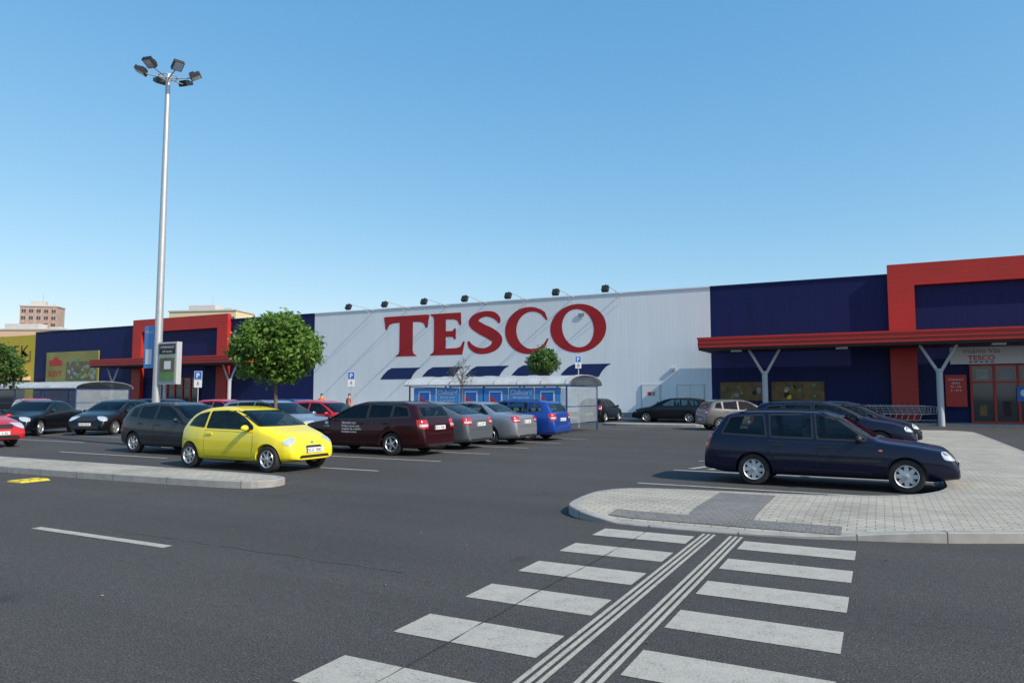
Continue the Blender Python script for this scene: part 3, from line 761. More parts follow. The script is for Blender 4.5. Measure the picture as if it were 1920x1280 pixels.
def hgt(x,y):
    a=max(0,min(1,1-(y-8.85)/1.0)); b=max(0,min(1,(x+3.75)/.7))*max(0,min(1,(.5-x)/1.0))
    return .12-.095*a*b
def island(outline,hf,m,rnd=2):
    pl=chaikin(outline,rnd)
    if area(pl)<0: pl=pl[::-1]
    q=[]
    for i in range(len(pl)):
        a=Vector(pl[i]);b=Vector(pl[(i+1)%len(pl)]);n=max(1,int((b-a).length/.5))
        for j in range(n): q.append(tuple(a.lerp(b,j/n)))
    inn=offset(q,-.12); k=len(q)
    mb=MB(); V=[(x,y,0) for x,y in q]+[(x,y,hf(x,y)-.012) for x,y in q]+[(x,y,hf(x,y)) for x,y in offset(q,-.014)]+[(x,y,hf(x,y)) for x,y in inn]
    F=[]
    for r in range(3):
        for i in range(k):
            j=(i+1)%k; F.append((r*k+i,r*k+j,(r+1)*k+j,(r+1)*k+i))
    mb.add(V,F,M['kerb'])
    o=mb.obj('kerb'); o['kind']='structure'
    jb=MB(); acc=0
    for i in range(k):
        a=Vector(q[i]);b=Vector(q[(i+1)%k]); acc+=(b-a).length
        if acc>.98:
            acc=0; n=Vector(inn[i])-a; t=Vector((-n.y,n.x)).normalized()*.004
            o_=-n.normalized()*.002; h=hf(*q[i])+.002
            P=[a+t+o_,a-t+o_]; Q=[Vector(inn[i])-t,Vector(inn[i])+t]
            jb.add([(P[0].x,P[0].y,0),(P[1].x,P[1].y,0),(P[1].x,P[1].y,h),(P[0].x,P[0].y,h),(Q[0].x,Q[0].y,h),(Q[1].x,Q[1].y,h)],[(0,1,2,3),(3,2,4,5)],M['seam'])
    if jb.F: o=jb.obj('kerb_joint'); o['kind']='structure'
    vs,fs=fillpoly(inn,.45)
    mb=MB(); mb.add([(v.x,v.y,hf(v.x,v.y)-.001) for v in vs],[tuple(f) for f in fs],m); o=mb.obj('pavement'); o['kind']='structure'
    return o
island([(-4.08,10.1),(-3.98,9.4),(-3.6,8.98),(-3.0,8.84),(-1.88,8.83),(-.9,8.95),(-.4,9.1),(.41,9.33),(1.02,9.62),(1.9,10.1),(2.8,10.8),(3.35,11.8),(3.45,13),(3.45,34.3),(3.3,35.6),(2.5,36.3),(1.4,36.0),(1.0,35.2),(1.0,14.6),(.85,13.5),(.35,12.6),(-.9,12.0),(-3.2,11.75),(-3.85,11.45),(-4.1,10.9)],hgt,M['paver'])
def tact(x0,x1,y0,y1):
    vs,fs=fillpoly([(x0,y0),(x1,y0),(x1,y1),(x0,y1)],.3)
    mb=MB(); mb.add([(v.x,v.y,hgt(v.x,v.y)+.006) for v in vs],[tuple(f) for f in fs],M['tactile']); o=mb.obj('tactile_paving'); o['kind']='structure'
tact(-3.25,-.45,9.10,9.46); tact(-2.28,-1.46,9.46,11.6)
island([(-9.95,9.2),(-9.7,9.6),(-9.85,10.05),(-10.5,10.2),(-14,10.2),(-34,9.95),(-34,8.55),(-16,8.72),(-11,9.02)],lambda x,y:.13,M['paver'])
island([(-13.5,36.6),(-8.2,36.6),(-7.9,37.4),(-8.3,38),(-13.5,38)],lambda x,y:.13,M['kerb'])
island([(-16.5,14.2),(-15.6,14.2),(-15.6,17.7),(-16.5,17.7)],lambda x,y:.12,M['kerb'],1)
mb=MB(); mb.box((-84,44.2,0),(30,46.79,.12),M['kerb']); o=mb.obj('pavement'); o['kind']='structure'
mb=MB()
for i in range(3):
    y=7.85+i*.18
    mb.add([(-14.88,y,0),(-14.38,y,0),(-14.38,y+.17,0),(-14.88,y+.17,0),(-14.8,y+.01,.03),(-14.46,y+.01,.03),(-14.46,y+.16,.03),(-14.8,y+.16,.03)],[(4,5,6,7),(0,1,5,4),(1,2,6,5),(2,3,7,6),(3,0,4,7)],M['yellow'])
    mb.add([(-14.6,y+.05,.033),(-14.5,y+.05,.033),(-14.5,y+.11,.033),(-14.6,y+.11,.033)],[(0,1,2,3)],M['black'])
tag(mb.obj('speed_hump'),'yellow rubber speed hump section beside the kerb','speed bump')

# ------------------------------------------------------------------ STORE
FY=46.8
store=thing('superstore_building','long low superstore with white and navy cladding and red entrance frames','shop building')
def bx(name,a,b,m,par=None):
    mb=MB(); mb.box(a,b,m); return mb.obj(name,par or store)
bx('building_volume',(-84.4,47.1,0),(40,120,8.35),M['roof'])
bx('white_wall',(-43.2,FY,.45),(-9.6,47.1,8.6),M['white_clad'])
bx('plinth',(-43.2,FY+.03,0),(-9.6,47.1,.45),mat('grey_plinth',(.22,.23,.25),.8))
bx('navy_wall',(-84.4,FY,0),(-43.2,47.1,8.6),M['navy_clad'])
bx('navy_wall',(-9.6,FY,0),(40,47.1,8.6),M['navy_clad'])
bx('coping',(-43.2,FY-.06,8.6),(-9.6,47.2,8.68),M['white_metal'])
mn=mat('navy_coping',(.015,.022,.09),.5,spec=.2)
bx('coping',(-84.4,FY-.06,8.6),(-43.2,47.2,8.68),mn); bx('coping',(-9.6,FY-.06,8.6),(40,47.2,8.68),mn)
def vtile(name,col):
    m,nt,b=newmat(name)
    tc=nt.nodes.new('ShaderNodeTexCoord'); w=nt.nodes.new('ShaderNodeTexWave'); w.bands_direction='Z'; w.inputs['Scale'].default_value=.314/.3
    nt.links.new(tc.outputs['Object'],w.inputs['Vector'])
    r=ramp(nt,w.outputs['Fac'],[(.01,tuple(c*.8 for c in col)),(.05,col)])
    n=noise(nt,tc.outputs['Object'],.7,5); r2=ramp(nt,n.outputs['Fac'],[(.3,(.88,.88,.88)),(.7,(1.06,1.06,1.06))])
    nt.links.new(mixc(nt,1.0,r.outputs['Color'],r2.outputs['Color'],'MULTIPLY'),b.inputs['Base Color']); b.inputs['Roughness'].default_value=.5
    return m
M['redband']=vtile('red_ribbed_panel',(.46,.021,.011))
def entrance(x0,x1,cx0,cx1,posts):
    f=FY-.4
    mb=MB()
    mb.box((x0,f,0),(x0+1.35,FY-.001,9.15),M['redband']); mb.box((x1-1.35,f,0),(x1,FY-.001,9.15),M['redband'])
    mb.box((x0+1.35,f,7.9),(x1-1.35,FY-.001,9.15),M['redband'])
    mb.obj('red_portal_frame',store)
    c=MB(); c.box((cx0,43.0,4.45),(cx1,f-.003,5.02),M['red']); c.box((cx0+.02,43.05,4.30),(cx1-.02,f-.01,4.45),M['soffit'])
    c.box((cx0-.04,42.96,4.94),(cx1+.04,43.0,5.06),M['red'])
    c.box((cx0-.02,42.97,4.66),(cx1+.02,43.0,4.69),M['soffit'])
    co=c.obj('canopy',store)
    for px in posts:
        p=MB(); p.cyl((px,44.0,0),(px,44.0,3.0),.16,.16,M['post'],16)
        for dx in (-.85,.85):
            p.cyl((px,44.0,2.75),(px+dx,44.0,4.3),.09,.08,M['post'],10)
        p.cyl((px,44,2.9),(px,44,3.02),.2,.2,M['post'],16)
        p.obj('canopy_post',co,smooth=True,angle=40)
entrance(.6,15.4,-9.6,20,[-5.96,2.84,11.6])
entrance(-66.9,-53.4,-68.3,-48.4,[-66.2,-58.6,-50.2])
bx('navy_panel',(1.96,FY-.08,5.1),(14.04,FY-.01,7.88),M['navy_clad'])
bx('navy_panel',(-65.5,FY-.08,5.1),(-54.8,FY-.01,7.88),M['navy_clad'])
for x in (-7.5,-1.8,5.5):
    mb=MB(); mb.box((x-.3,43.6,4.20),(x+.3,43.95,4.298),M['white_metal']); mb.obj('canopy_lamp',store)
def glazed(x0,x1,z1=3.3,n=5):
    mb=MB(); mb.box((x0,FY-.05,0.12),(x1,FY-.012,z1),M['shopglass'])
    for i in range(n):
        xa=x0+(x1-x0)*i/n+.25
        mb.box((xa,FY-.054,2.5),(xa+.55,FY-.0505,3.05),M['greyink'] if i%2 else M['posterpale'])
        mb.box((xa+.1,FY-.054,.5),(xa+.45,FY-.0505,1.1+.2*(i%2)),M['soffit'] if i%2 else M['orangeposter'])
    mb.obj('entrance_glazing',store)
    mb=MB()
    for i in range(n+1):
        x=x0+(x1-x0)*i/n; mb.box((x-.06,FY-.14,.12),(x+.06,FY-.055,z1),M['red'])
    for z in (.12,2.3,z1-.08):
        for i in range(n):
            xa=x0+(x1-x0)*i/n+.06; xb=x0+(x1-x0)*(i+1)/n-.06; mb.box((xa,FY-.13,z),(xb,FY-.056,z+.09),M['red'])
    mb.obj('entrance_door_frame',store)
glazed(4.5,9.9); glazed(-62.9,-57.4)
mb=MB(); mb.box((3.55,FY-.3,3.34),(10.4,FY-.15,4.28),M['whiteink'])
mb.text('Vítáme Vás',(5.0,FY-.305,3.94),(1,0,0),(0,0,1),.24,M['greyink'],width=1.75,bold=.008)
mb.text('TESCO',(5.0,FY-.305,3.55),(1,0,0),(0,0,1),.26,M['redink'],width=1.25,bold=.02)
for i in range(5):
    x=4.4+.25*i; mb.add([(x,FY-.305,3.42),(x+.14,FY-.305,3.42),(x+.22,FY-.305,3.49),(x+.06,FY-.305,3.49)],[(0,1,2,3)],M['eublue'])
mb.obj('welcome_sign',store)
mb=MB(); mb.box((3.25,FY-.5,1.0),(4.25,FY-.41,2.75),M['red'])
for i,(t,w) in enumerate([('Otevírací',.7),('doba',.4),('Po - Ne',.5),('6 - 24 h',.5)]):
    mb.text(t,(3.75,FY-.505,2.45-.2*i),(1,0,0),(0,0,1),.12,M['whiteink'],width=w)
mb.obj('opening_hours_sign',store)
mb=MB(); mb.box((6.55,FY-.2,1.3),(7.25,FY-.145,2.1),M['signblue']); mb.lathe([(.0,0),(.18,0),(.2,0.0)],M['whiteink'],'Y',(6.9,FY-.205,1.75),20); mb.obj('door_poster',store)
for (xa,xb,n) in ((-9.1,-6.4,2),(-6.0,-2.9,3)):
    mb=MB(); mb.box((xa,FY-.08,1.25),(xb,FY-.01,2.5),M['ink']); mb.box((xa+.06,FY-.1,1.31),(xb-.06,FY-.081,2.44),M['orangeposter'])
    rq=random.Random(n)
    for i in range(n*5):
        cx=rq.uniform(xa+.3,xb-.3);cz=rq.uniform(1.5,2.25); s=rq.uniform(.07,.16)
        mb.ball((cx,FY-.10,cz),(s,.012,s),M[rq.choice(['orangeposter','green','greyink','yellow' if i%6==0 else 'ink'])],10,6)
    mb.obj('window_poster',store)
def wdoor(xa,xb,z1=2.25,leaves=1):
    mb=MB(); mb.box((xa-.07,FY-.05,.1),(xb+.07,FY-.003,z1+.08),M['steel'])
    for i in range(leaves):
        a=xa+(xb-xa)*i/leaves+.01;b=xa+(xb-xa)*(i+1)/leaves-.01; mb.box((a,FY-.09,.12),(b,FY-.052,z1),M['white_metal'])
        mb.box((b-.16,FY-.13,1.05),(b-.06,FY-.091,1.2),M['black'])
    o=mb.obj('door',store); return o
wdoor(-14.2,-13.0); wdoor(-11.8,-10.1,leaves=2)
mb=MB(); mb.box((-13.8,FY-.1,1.6),(-13.55,FY-.093,1.85),M['redink']); mb.box((-13.5,FY-.1,1.6),(-13.3,FY-.093,1.85),M['greyink']); mb.obj('warning_sign',store)
mb=MB(); mb.box((-18.75,FY-.10,7.15),(-18.3,FY-.04,7.38),M['greyink']); mb.obj('wall_vent',store)
mb=MB(); mb.box((-12.2,FY-.16,3.25),(-11.9,FY-.02,3.42),M['steel']); mb.obj('wall_lamp',store)
def letter(polys,holes=(),m=None,name='sign_letter',y=FY-.012):
    vs=[];ed=[]
    for p in [polys]+list(holes):
        o=len(vs); vs+=[Vector(q) for q in p]; ed+=[(o+i,o+(i+1)%len(p)) for i in range(len(p))]
    r=geometry.delaunay_2d_cdt(vs,ed,[],2 if holes else 1,1e-6)
    fs=[]
    V3=[(v.x,y,v.y) for v in r[0]]
    for f in r[2]:
        c=sum((r[0][i] for i in f),Vector((0,0)))/len(f)
        if inside(polys,c.x,c.y) and not any(inside(h,c.x,c.y) for h in holes):
            a,b,cc=[Vector(V3[i]) for i in f[:3]]
            fs.append(tuple(f) if (b-a).cross(cc-a).y<0 else tuple(f)[::-1])
    mb=MB(); mb.add(V3,fs,m or M['red_letter']); o=mb.obj(name,store)
    return o
def ell(cx,cy,rx,ry,rot=0,n=56,a0=0,a1=360):
    out=[]
    for i in range(n):
        a=R(a0+(a1-a0)*i/(n if a1-a0==360 else n-1)); x=math.cos(a)*rx;y=math.sin(a)*ry
        out.append((cx+x*math.cos(rot)-y*math.sin(rot),cy+x*math.sin(rot)+y*math.cos(rot)))
    return out
LH=3.25; LZ=4.72
def tr(p,x0,sx): return [(x0+a*sx,LZ+b*LH) for a,b in p]
T=[(0,.985),(.06,1),(1.24,1),(1.3,.985),(1.27,.84),(1.25,.68),(1.20,.68),(1.14,.79),(1.03,.83),(.84,.835),(.84,.14),(.865,.06),(.92,.03),(.96,0),(.34,0),(.38,.03),(.435,.06),(.46,.14),(.46,.835),(.27,.83),(.16,.79),(.10,.68),(.05,.68),(.03,.84)]
letter(tr(T,-35.8,4.45/1.3))
E=[(0,0),(.90,0),(.97,.31),(.92,.31),(.85,.19),(.74,.16),(.44,.155),(.44,.43),(.62,.43),(.68,.37),(.72,.37),(.72,.63),(.68,.63),(.62,.57),(.44,.57),(.44,.85),(.66,.845),(.76,.81),(.82,.70),(.87,.70),(.86,1),(0,1),(.0,.97),(.08,.93),(.10,.86),(.10,.14),(.08,.07),(0,.03)]
letter(tr(E,-31.25,3.15/.97))
cl=[(.80,.70,.04),(.77,.80,.11),(.66,.90,.145),(.48,.93,.13),(.30,.865,.175),(.235,.735,.23),(.38,.60,.25),(.60,.47,.26),(.75,.33,.24),(.70,.17,.185),(.52,.075,.14),(.32,.085,.14),(.17,.19,.11),(.12,.31,.04)]
def strokepoly(cl):
    P=[]
    n=len(cl)
    for i in range(n-1):
        p0=cl[max(0,i-1)];p1=cl[i];p2=cl[i+1];p3=cl[min(n-1,i+2)]
        for t in (0,.25,.5,.75):
            P.append(tuple(.5*((2*b)+(-a+c)*t+(2*a-5*b+4*c-d)*t*t+(-a+3*b-3*c+d)*t**3) for a,b,c,d in zip(p0,p1,p2,p3)))
    P.append(cl[-1]); L_=[];R_=[]
    for i,p in enumerate(P):
        a=P[max(0,i-1)];b=P[min(len(P)-1,i+1)]; d=Vector((b[0]-a[0],b[1]-a[1])).normalized(); s=Vector((-d.y,d.x))*p[2]/2
        L_.append((p[0]+s.x,p[1]+s.y));R_.append((p[0]-s.x,p[1]-s.y))
    return L_+R_[::-1]
letter(tr(strokepoly(cl),-28.25,3.6/.92))
C=ell(.5,.5,.52,.53,0,44,48,312)+[(.93,.30),(.89,.30)]+ell(.58,.5,.35,.42,R(4),36,312,52)+[(.87,.72),(.91,.72)]
letter(tr(C,-24.55,3.75))
letter(tr(ell(.5,.5,.5,.53,0),-20.95,4.25),[tr(ell(.5,.5,.28,.42,R(8)),-20.95,4.25)])
sw=[(0,0),(.35,.42),(.75,.78),(1.2,1.0),(4.15,1.0),(3.75,.78),(3.42,.42),(3.18,0)]
for x in (-36.1,-32.15,-28.2,-24.25,-20.3):
    letter([(x+a*.95,2.90+b*.90) for a,b in sw],m=M['blue_letter'],name='sign_swoosh')
for x in (-36.8,-33.3,-29.7,-26.2,-22.7,-19.1,-15.6):
    mb=MB(); mb.cyl((x,46.75,8.55),(x,43.7,8.78),.03,.03,M['post'],6); mb.cyl((x,46.75,8.0),(x,45.4,8.64),.018,.018,M['post'],6)
    rm=Matrix.Rotation(R(-30),3,'X')
    mb.box((x-.22,43.45,8.3),(x+.22,43.7,8.7),M['black'],rm); mb.cyl((x,43.6,8.6),(x,43.65,8.8),.03,.03,M['black'],6)
    mb.box((x-.19,43.70,8.32),(x+.19,43.72,8.66),M['greyink'],rm,(x,43.575,8.5))
    mb.obj('floodlight',store)
bb=MB(); bb.box((-81.9,FY-.15,3.0),(-72.7,FY-.02,6.3),M['posteryel'])
bb.box((-81.9,FY-.17,2.92),(-72.7,FY-.151,3.0),M['ink'])
bb.add([(-81.3,FY-.156,4.8),(-79.0,FY-.156,4.8),(-79.0,FY-.156,5.4),(-79.5,FY-.156,5.45),(-80.15,FY-.156,5.85),(-80.8,FY-.156,5.45),(-81.3,FY-.156,5.4)],[(0,1,2,3,4,5,6)],M['redink'])
bb.text('SLEVY',(-80.15,FY-.165,3.7),(1,0,0),(0,0,1),.6,M['redink'],width=2.5,bold=.02)
bb.box((-78.2,FY-.16,3.2),(-73.0,FY-.151,5.2),M['photo'])
rq=random.Random(2)
for i in range(34):
    bxp=rq.uniform(-77.9,-73.3); bz=rq.uniform(3.4,4.9+.5*math.sin((bxp+78)*1.0)); rr_=rq.uniform(.12,.34)
    bb.ball((bxp,FY-.16,bz),(rr_,.012+.0004*i,rr_*.8),M[rq.choice(['posterpale','green','photo','posteryel','greyink'])],10,6)
bb.obj('wall_billboard',store)
ys=thing('yellow_shop_building','yellow clad shop unit adjoining the superstore','shop building')
bx('yellow_wall',(-112,FY,0),(-84.42,80,8.4),M['yellow_clad'],ys)
mb=MB(); mb.text('ŠTEK',(-88.6,FY-.04,6.0),(1,0,0),(0,0,1),1.35,M['ink'],width=6.2,bold=-.014); mb.box((-92.6,FY-.05,5.42),(-85.2,FY-.02,5.5),M['ink']); mb.box((-85.28,FY-.05,5.5),(-85.2,FY-.02,6.6),M['ink']); mb.obj('shop_lettering',ys)
mb=MB(); mb.box((-95,FY-.06,0),(-86,FY-.01,3.2),M['shopglass']); mb.obj('shop_window',ys)
mb=MB(); mb.box((-98,44.5,3.3),(-85,FY-.01,3.7),M['render_orange']); mb.obj('shop_canopy',ys)

def block(name,label,loc,rot,w,d,h,m,rows,cols,z0,fh=2.9):
    e=thing(name,label,'building',loc,rot)
    mb=MB(); mb.box((-w/2,-d/2,0),(w/2,d/2,h),m); mb.obj('wall',e)
    mb=MB(); mb.box((-w/2-.3,-d/2-.3,h),(w/2+.3,d/2+.3,h+.5),M['concrete']); mb.box((-w*.3,-d*.2,h+.5),(w*.1,d*.2,h+2.6),M['concrete']); mb.box((w*.2,-d*.1,h+.5),(w*.32,d*.1,h+1.6),M['concrete']); mb.cyl((0,0,h+2.6),(0,0,h+6),.08,.05,M['steel'],6); mb.obj('roof',e)
    wm=MB(); wm.box((-.75,-.08,0),(.75,.0,1.4),M['shopglass']); wm.box((-.85,-.12,-.12),(.85,-.085,0),M['concrete']); wm.box((-.04,-.1,0),(.04,-.081,1.4),M['concrete']); t=wm.obj('window',e); me=t.data
    first=True
    for r in range(rows):
        for c in range(cols):
            x=-w/2+w*(c+.5)/cols; z=z0+r*fh
            if first: o=t; first=False
            else:
                o=bpy.data.objects.new('window',me); COL.objects.link(o); o.parent=e
            o.location=(x,-d/2-.01,z)
    return e
block('tower_block','tall brick apartment tower behind the shops',(-315,177,0),R(40),14,8,38.5,M['brickwall'],7,5,18.5)
block('apartment_block','cream apartment block behind the store roof',(-208,174,0),R(18),25,12,30.2,M['render_cream'],3,10,21)
block('apartment_block','low orange rendered apartment block in the distance',(-266,147,0),R(27),30,12,24.0,M['render_orange'],3,9,14.5)

# ------------------------------------------------------------------ shelters
def shelter(x0,x1,label):
    e=thing('trolley_shelter',label,'trolley shelter',(0,0,0),0,'trolley shelters')
    ya,yb=28.5,32.2; yc=(ya+yb)/2; hw=(yb-ya)/2+.15
    n=10; mb=MB()
    pts=[(yc+hw*math.cos(math.pi-math.pi*i/n),2.12+.42*math.sin(math.pi*i/n)) for i in range(n+1)]
    vs=[(x0-.2,y,z) for y,z in pts]+[(x1+.2,y,z) for y,z in pts]
    mb.add(vs,[(i,i+1,n+2+i,n+1+i) for i in range(n)],M['canvas']); mb.obj('roof',e,smooth=True)
    f=MB(); nb=7
    for k in range(nb+1):
        x=x0+(x1-x0)*k/nb
        for a,b in zip(pts,pts[1:]): f.cyl((x,a[0],a[1]+.01),(x,b[0],b[1]+.01),.022,.022,M['greyink'],6)
    for x in (x0-.2,x1+.2):
        for a,b in zip(pts,pts[1:]): f.cyl((x,a[0],a[1]),(x,b[0],b[1]),.022,.022,M['greyink'],6)
    for y in (pts[0][0],pts[-1][0]): f.box((x0-.2,y-.025,2.06),(x1+.2,y+.025,2.12),M['greyink'])
    f.obj('roof_frame',e,smooth=True,angle=40)
    f=MB()
    for k in range(5):
        x=x0+(x1-x0)*k/4
        for y in (ya,yb): f.box((x-.028,y-.028,0),(x+.028,y+.028,2.06),M['frameblue'])
    for y in (ya,yb):
        for z in (.35,1.08): f.box((x0,y-.015,z),(x1,y+.015,z+.035),M['frameblue'])
    for x in (x0,x1):
        for z in (.35,1.12,2.0): f.box((x-.015,ya,z),(x+.015,yb,z+.035),M['frameblue'])
    f.obj('frame',e)
    f=MB(); f.box((x1+.0,ya+.05,.42),(x1+.012,yb-.05,1.98),M['pane']); f.obj('end_pane',e)
    f=MB(); f.box((x0,yb-.006,.42),(x1,yb+.006,1.98),M['pane']); f.obj('back_pane',e)
    return e
s1=shelter(-20.2,-12.0,'curved roof trolley shelter with blue poster panels')
s2=shelter(-60.5,-46.6,'long curved roof trolley shelter in the far row')
w=7.7/6
for i in range(6):
    xa=-19.9+w*i; y=28.44; mb=MB(); mb.box((xa,y-.02,1.12),(xa+w-.06,y+.02,1.98),M['posterblue'])
    c=xa+w/2-.03
    if i in (1,4):
        mb.text('Clubcard',(c,y-.024,1.68),(1,0,0),(0,0,1),.20,M['whiteink'],width=1.08,bold=.015)
        mb.text('Sbírejte body',(c,y-.024,1.50),(1,0,0),(0,0,1),.08,M['whiteink'],width=.8)
        mb.text('s naší kartou',(c,y-.024,1.36),(1,0,0),(0,0,1),.08,M['whiteink'],width=.8)
    else:
        mb.box((c-.34,y-.025,1.28),(c+.34,y-.021,1.82),M['whiteink'])
        mb.box((c-.28,y-.03,1.34),(c+.28,y-.026,1.76),M['signblue']); mb.add([(c-.28,y-.032,1.34),(c-.28,y-.032,1.62),(c+.1,y-.032,1.34)],[(0,2,1)],M['redink'])
    mb.obj('poster_panel',s1)
mb=MB(); mb.lathe([(.001,.0),(.19,0),(.22,.1),(.24,.8),(.26,.82),(.26,.88),(.2,.95),(.001,.97)],M['black'],'Z',(0,0,0),20)
tag(mb.obj('litter_bin',None,True,(-12.0,27.4,0),angle=40),'dark round litter bin beside the trolley shelter','bin')

def trolley_mesh():
    mb=MB(); s=M['steel']
    bot=[(-.3,-.2,.45),(.40,-.17,.50),(.40,.17,.50),(-.3,.2,.45)]; top=[(-.42,-.28,.95),(.45,-.22,.88),(.45,.22,.88),(-.42,.28,.95)]
    for P in (bot,top):
        for a,b in zip(P,P[1:]+P[:1]): mb.cyl(a,b,.01,.01,s,5)
    for k in range(4):
        a,b=k,(k+1)%4
        for i in range(6):
            t=i/6; mb.cyl(Vector(bot[a]).lerp(Vector(bot[b]),t),Vector(top[a]).lerp(Vector(top[b]),t),.004,.004,s,4,False)
        for t in (.35,.7): mb.cyl(Vector(bot[a]).lerp(Vector(top[a]),t),Vector(bot[b]).lerp(Vector(top[b]),t),.004,.004,s,4,False)
    for y in (-.2,.2):
        mb.cyl((-.5,y,1.0),(-.3,y,.45),.013,.013,s,6); mb.cyl((-.3,y,.45),(-.4,y*1.2,.12),.013,.013,s,6); mb.cyl((-.4,y*1.2,.14),(.4,y*.8,.14),.013,.013,s,6)
        for x in (-.4,.4): mb.cyl((x,y-.015,.05),(x,y+.015,.05),.05,.05,M['black'],10)
    mb.cyl((-.5,-.27,1.0),(-.5,.27,1.0),.02,.02,M['signblue'],8)
    return mb
t0=trolley_mesh().obj('shopping_trolley',None,loc=(-1.9,45.4,.12)); tag(t0,'steel wire shopping trolley nested in a row by the wall','shopping trolley','trolleys nested by the store wall')
for i in range(1,15):
    o=t0.copy(); o.location=(-1.9+.3*i,45.4,.12); COL.objects.link(o)

# ------------------------------------------------------------------ lamp mast
lx,ly=-20.35,15.0
e=thing('street_lamp','tall galvanised lighting mast with six floodlights and advert boards','street lamp',(lx,ly,0))
mb=MB(); mb.cyl((0,0,0),(0,0,.4),.22,.2,M['kerb'],14); mb.lathe([(.135,.4),(.12,3),(.105,7),(.085,10),(.07,12.1),(.001,12.15)],M['steel'],'Z',(0,0,0),14); mb.obj('pole',e,True,angle=40)
mb=MB()
for i in range(36):
    a=2*math.pi*i/36;b=2*math.pi*(i+1)/36; mb.cyl((.28*math.cos(a),.28*math.sin(a),12.0),(.28*math.cos(b),.28*math.sin(b),12.0),.016,.016,M['steel'],5,False)
for i in range(6):
    a=R(60*i+15+27); mb.cyl((0,0,11.95),(.72*math.cos(a),.72*math.sin(a),12.05),.025,.02,M['steel'],8)
mb.obj('crossarm',e,True,angle=40)
for i in range(6):
    a=R(60*i+15+27); mb=MB()
    mb.box((-.20,-.19,-.05),(.22,.19,.10),M['black']); mb.box((-.16,-.16,.10),(.02,.16,.18),M['black'])
    for k in range(5): mb.box((-.14+.06*k,-.15,.10),(-.125+.06*k,.15,.15),M['black'])
    mb.box((-.17,-.16,-.062),(.19,.16,-.052),M['lens'])
    o=mb.obj('floodlight',e); o.location=(.82*math.cos(a),.82*math.sin(a),12.1); o.rotation_euler=(0,R(-28),a); o.scale=(.82,.82,.82)
mb=MB(); mb.box((.15,-.09,1.98),(1.00,.09,3.30),M['post']); mb.box((.19,-.10,2.04),(.96,-.091,3.24),M['posterpale'])
mb.box((.19,-.103,2.92),(.96,-.1005,3.24),M['ink'])
mb.text('HYPERMARKET',(.575,-.105,3.10),(1,0,0),(0,0,1),.08,M['whiteink'],width=.66); mb.text('24 hodin',(.575,-.105,2.97),(1,0,0),(0,0,1),.07,M['whiteink'],width=.45)
mb.box((.24,-.106,2.10),(.91,-.1005,2.8),M['photo']); mb.box((.24,-.109,2.10),(.91,-.1065,2.35),M['green']); mb.box((.45,-.109,2.45),(.75,-.1065,2.7),M['whiteink']); mb.obj('advert_board',e)
mb=MB(); mb.box((-.64,-.03,2.5),(-.18,.03,3.85),M['posterblue']); mb.text('Clubcard',(-.41,-.035,3.62),(1,0,0),(0,0,1),.09,M['whiteink'],width=.38); mb.box((-.56,-.04,2.62),(-.26,-.031,3.1),M['whiteink']); mb.obj('banner',e)

def psign(x,y,h,ang,sub,s=.5):
    mb=MB(); mb.cyl((0,.03,0),(0,.03,h),.03,.03,M['steel'],8); mb.box((-s/2,-.015,h-s*1.05),(s/2,-.0,h),M['whiteink']); mb.box((-s/2+.02,-.02,h-s*1.05+.02),(s/2-.02,-.0155,h-.02),M['signblue'])
    mb.text('P',(0,-.024,h-s*.85),(1,0,0),(0,0,1),s*.62,M['whiteink'],bold=.02)
    if sub:
        mb.box((-s/2,-.015,h-s*2.05),(s/2,0,h-s*1.1),M['whiteink']); mb.lathe([(.05,0),(.07,0)],M['ink'],'Y',(0,-.02,h-s*1.65),14); mb.box((-.02,-.02,h-s*1.6),(.02,-.0155,h-s*1.3),M['ink'])
    o=mb.obj('parking_sign',None,loc=(x,y,0),rotz=R(ang)); tag(o,'blue square parking sign on a steel post','road sign','parking signs')
psign(-32.0,26.0,2.9,25,True,.42)
psign(-27.6,33.05,3.0,20,True,.42)
psign(-13.5,33.6,3.6,15,True,.30)

